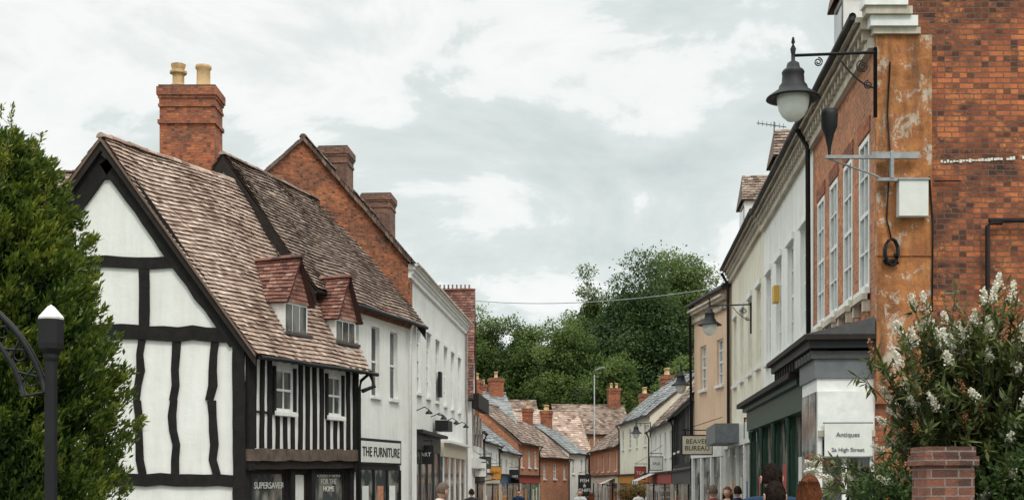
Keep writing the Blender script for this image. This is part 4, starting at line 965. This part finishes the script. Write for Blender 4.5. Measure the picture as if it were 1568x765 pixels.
    for i in range(R2+1):
        for j in range(K2):
            th=math.pi*i/R2; ph=2*math.pi*j/K2; p=hp(th,ph,1)
            fr_=math.sin(ph)
            lim=1.05 if fr_>.35 else (1.5 if fr_>-.05 else 1.98)
            g=1.10+.05*noise.noise(V((p.x*30+sd,p.y*30,p.z*14)))+ .06*noise.noise(V((p.x*130+sd,p.y*130,p.z*50)))
            if th>lim: g=.93
            q=hp(min(th,2.5),ph,g); hv.append(hc+q+V((0,-.004,.004)))
    hf=[(i*K2+j,i*K2+(j+1)%K2,(i+1)*K2+(j+1)%K2,(i+1)*K2+j) for i in range(R2) for j in range(K2)]
    m.mesh(hv,hf,hair)
    if y<20:   # short strands over the crown
        for i in range(420):
            th=abs(random.gauss(0,.9)); ph=random.uniform(0,2*math.pi)
            if th>(1.0 if math.sin(ph)>.3 else 1.8): continue
            p=hc+hp(th,ph,1.08); q=hc+hp(th+.35,ph+random.uniform(-.3,.3),1.14); mid=(p+q)/2+(p-hc)*.09
            tube(m,[p,mid,q],[.004,.0035,.001],hair,4)
    if long:
        for i in range(190):
            a=random.uniform(math.pi*.95,math.pi*2.05); s0=hc+V((.082*math.cos(a),.09*math.sin(a)-.01,random.uniform(-.02,.08))); l=random.uniform(.16,.28)
            tube(m,[s0,s0+V((.025*math.cos(a),-.012,-l*.5)),s0+V((random.uniform(-.015,.015),-.01,-l))],[.007,.009,.003],hair,5)
    hd=m.build('head',None); hd.parent=root
person('man_in_navy_jacket',2.49,12.5,1.88,0,'hairD','navy','jean',sh=.25)
person('man_walking',2.24,11.1,1.70,.1,'hairD','navy','jean')
person('woman_with_auburn_hair',2.64,11.6,1.76,-.35,'hairR','blackc','jean',long=True,sh=.17)
person('pedestrian',4.0,26,1.80,.1,'hairG','redc','jean'); person('pedestrian',4.62,28,1.78,2.8,'hairR','tee','jean',long=True,sh=.17); person('pedestrian',5.1,29.5,1.80,.2,'hairD','navy','blackc')
person('man_leaning_forward',-1.35,20,1.82,-.9,'hairG','tee','jean',lean=-.2)
person('pedestrian',-1.3,42,1.8,.1,'hairD','blackc','jean'); person('pedestrian',2.6,50,1.82,3,'hairG','tee','jean'); person('pedestrian',3.1,51,1.7,.1,'hairR','redc','jean',long=True,sh=.17)
person('pedestrian',.3,58,1.85,3.1,'hairD','navy','blackc'); person('pedestrian',6.0,62,1.8,.2,'hairD','tee','jean')
# ---------------------------------------------------------------- car
MT['carw']=simple('white_car_paint',(.75,.76,.76),.2,0,.03,2,0); MT['tyre']=simple('tyre_rubber',(.02,.02,.02),.8); MT['taill']=simple('tail_light_red',(.4,.01,.01),.2,0,0,2,0)
def car(x,y,yaw):
    z=gz(x,y)-.12; o=Obj('parked_car',(x,y,z)); c,s=math.cos(yaw),math.sin(yaw)
    T_=lambda p: V((x+p[0]*c-p[1]*s,y+p[0]*s+p[1]*c,z+p[2]))
    prof=[(-2.1,.35,.8),(-2.15,.7,.8),(-2.05,.98,.78),(-1.85,1.25,.68),(-1.6,1.45,.6),(-.6,1.52,.6),(.3,1.46,.6),(1.05,1.0,.74),(1.9,.85,.76),(2.1,.6,.78),(2.1,.35,.78)]
    m=o.part('body'); n=len(prof)
    vs=[T_((-w,y_,z_)) for y_,z_,w in prof]+[T_((w,y_,z_)) for y_,z_,w in prof]
    m.mesh(vs,[(i,i+1,n+i+1,n+i) for i in range(n-1)]+[(0,n-1,2*n-1,n)],'carw',False)
    for sg in (0,n): m.mesh([vs[sg+i] for i in range(n)],[tuple(range(n))],'carw',False)
    g=o.part('windows'); e=T_
    g.face([e((-.6,-1.94,1.12)),e((.6,-1.94,1.12)),e((.55,-1.68,1.43)),e((-.55,-1.68,1.43))],'glass'); g.face([e((-.6,.98,1.06)),e((.6,.98,1.06)),e((.55,.36,1.46)),e((-.55,.36,1.46))],'glass')
    for q in (-1,1): g.face([e((q*.78,-1.7,1.02)),e((q*.78,.9,1.02)),e((q*.66,.25,1.42)),e((q*.66,-1.5,1.42))],'glass')
    for q in (-1,1):
        box(o.part('lights'),Fr(tuple(T_((q*.7-.08,-2.16,0)))[:2],tuple(T_((q*.7+.08,-2.16,0)))[:2],1),0,.16,0,.02,z+.75,z+.95,'taill')
        for yy in (-1.3,1.35):
            cc=T_((q*.72,yy,.32)); ax_=V((c,s,0)); f_=V((-s,c,0)); vs=[];K_=20
            for r_,a_ in ((0,.12),(.2,.12),(.22,.1),(.32,.1),(.32,-.1),(0,-.1)):
                for j in range(K_):
                    t=2*math.pi*j/K_; vs.append(cc+ax_*a_*q+(f_*math.cos(t)+Z(1)*math.sin(t))*r_)
            o.part('wheels').mesh(vs,[(i*K_+j,i*K_+(j+1)%K_,(i+1)*K_+(j+1)%K_,(i+1)*K_+j) for i in range(5) for j in range(K_)],'tyre')
    o.done()
car(4.9,57,.25)
# ---------------------------------------------------------------- world / light / camera
w=bpy.data.worlds.new('World'); S.world=w; w.use_nodes=True; nt=w.node_tree; bg=nt.nodes['Background']
EL=50;ROT=163
sky=nd(nt,'ShaderNodeTexSky',sky_type='NISHITA'); sky.sun_disc=False; sky.sun_elevation=math.radians(EL); sky.sun_rotation=math.radians(ROT)
tc=nd(nt,'ShaderNodeTexCoord'); sp=nd(nt,'ShaderNodeSeparateXYZ'); nt.links.new(tc.outputs['Generated'],sp.inputs[0])
def mth(op,a,b=None):
    n=nd(nt,'ShaderNodeMath',operation=op)
    for i,v in enumerate((a,b)):
        if v is None: continue
        if hasattr(v,'is_output'): nt.links.new(v,n.inputs[i])
        else: n.inputs[i].default_value=v
    return n.outputs[0]
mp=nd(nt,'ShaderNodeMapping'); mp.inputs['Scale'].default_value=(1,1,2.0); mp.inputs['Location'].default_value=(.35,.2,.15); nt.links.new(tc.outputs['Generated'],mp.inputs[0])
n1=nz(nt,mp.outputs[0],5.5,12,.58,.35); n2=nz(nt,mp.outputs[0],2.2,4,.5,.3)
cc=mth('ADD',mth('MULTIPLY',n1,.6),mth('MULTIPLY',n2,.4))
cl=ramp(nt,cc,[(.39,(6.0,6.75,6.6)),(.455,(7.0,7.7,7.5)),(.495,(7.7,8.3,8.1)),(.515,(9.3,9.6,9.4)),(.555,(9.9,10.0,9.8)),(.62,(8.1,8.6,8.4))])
zen=mth('ADD',mth('MULTIPLY',mth('MAXIMUM',mth('SUBTRACT',sp.outputs[2],.36),0),4.0),1)  # extra sky brightness added above the view to lift the walls
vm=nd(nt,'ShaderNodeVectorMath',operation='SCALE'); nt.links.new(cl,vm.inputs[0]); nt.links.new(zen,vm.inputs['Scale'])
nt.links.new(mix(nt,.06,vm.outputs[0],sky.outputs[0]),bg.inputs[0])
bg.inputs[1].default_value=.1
sv=V((math.sin(math.radians(ROT))*math.cos(math.radians(EL)),math.cos(math.radians(ROT))*math.cos(math.radians(EL)),math.sin(math.radians(EL))))
ld=bpy.data.lights.new('sun','SUN'); ld.energy=1.3; ld.angle=math.radians(10); ld.color=(1,.93,.84); lo=bpy.data.objects.new('sun',ld); COL.objects.link(lo); lo.rotation_euler=(-sv).to_track_quat('-Z','Y').to_euler(); lo.location=(0,-10,30)
cam=bpy.data.cameras.new('camera'); co=bpy.data.objects.new('camera',cam); COL.objects.link(co); co.location=(0,0,1.6); co.rotation_euler=(math.radians(90),0,0)
cam.sensor_width=36; cam.lens=36*2000/1568; cam.shift_y=.2267; cam.clip_end=3000; cam.clip_start=.1; S.camera=co
S.view_settings.view_transform='Standard'; S.view_settings.look='None'; S.view_settings.exposure=0
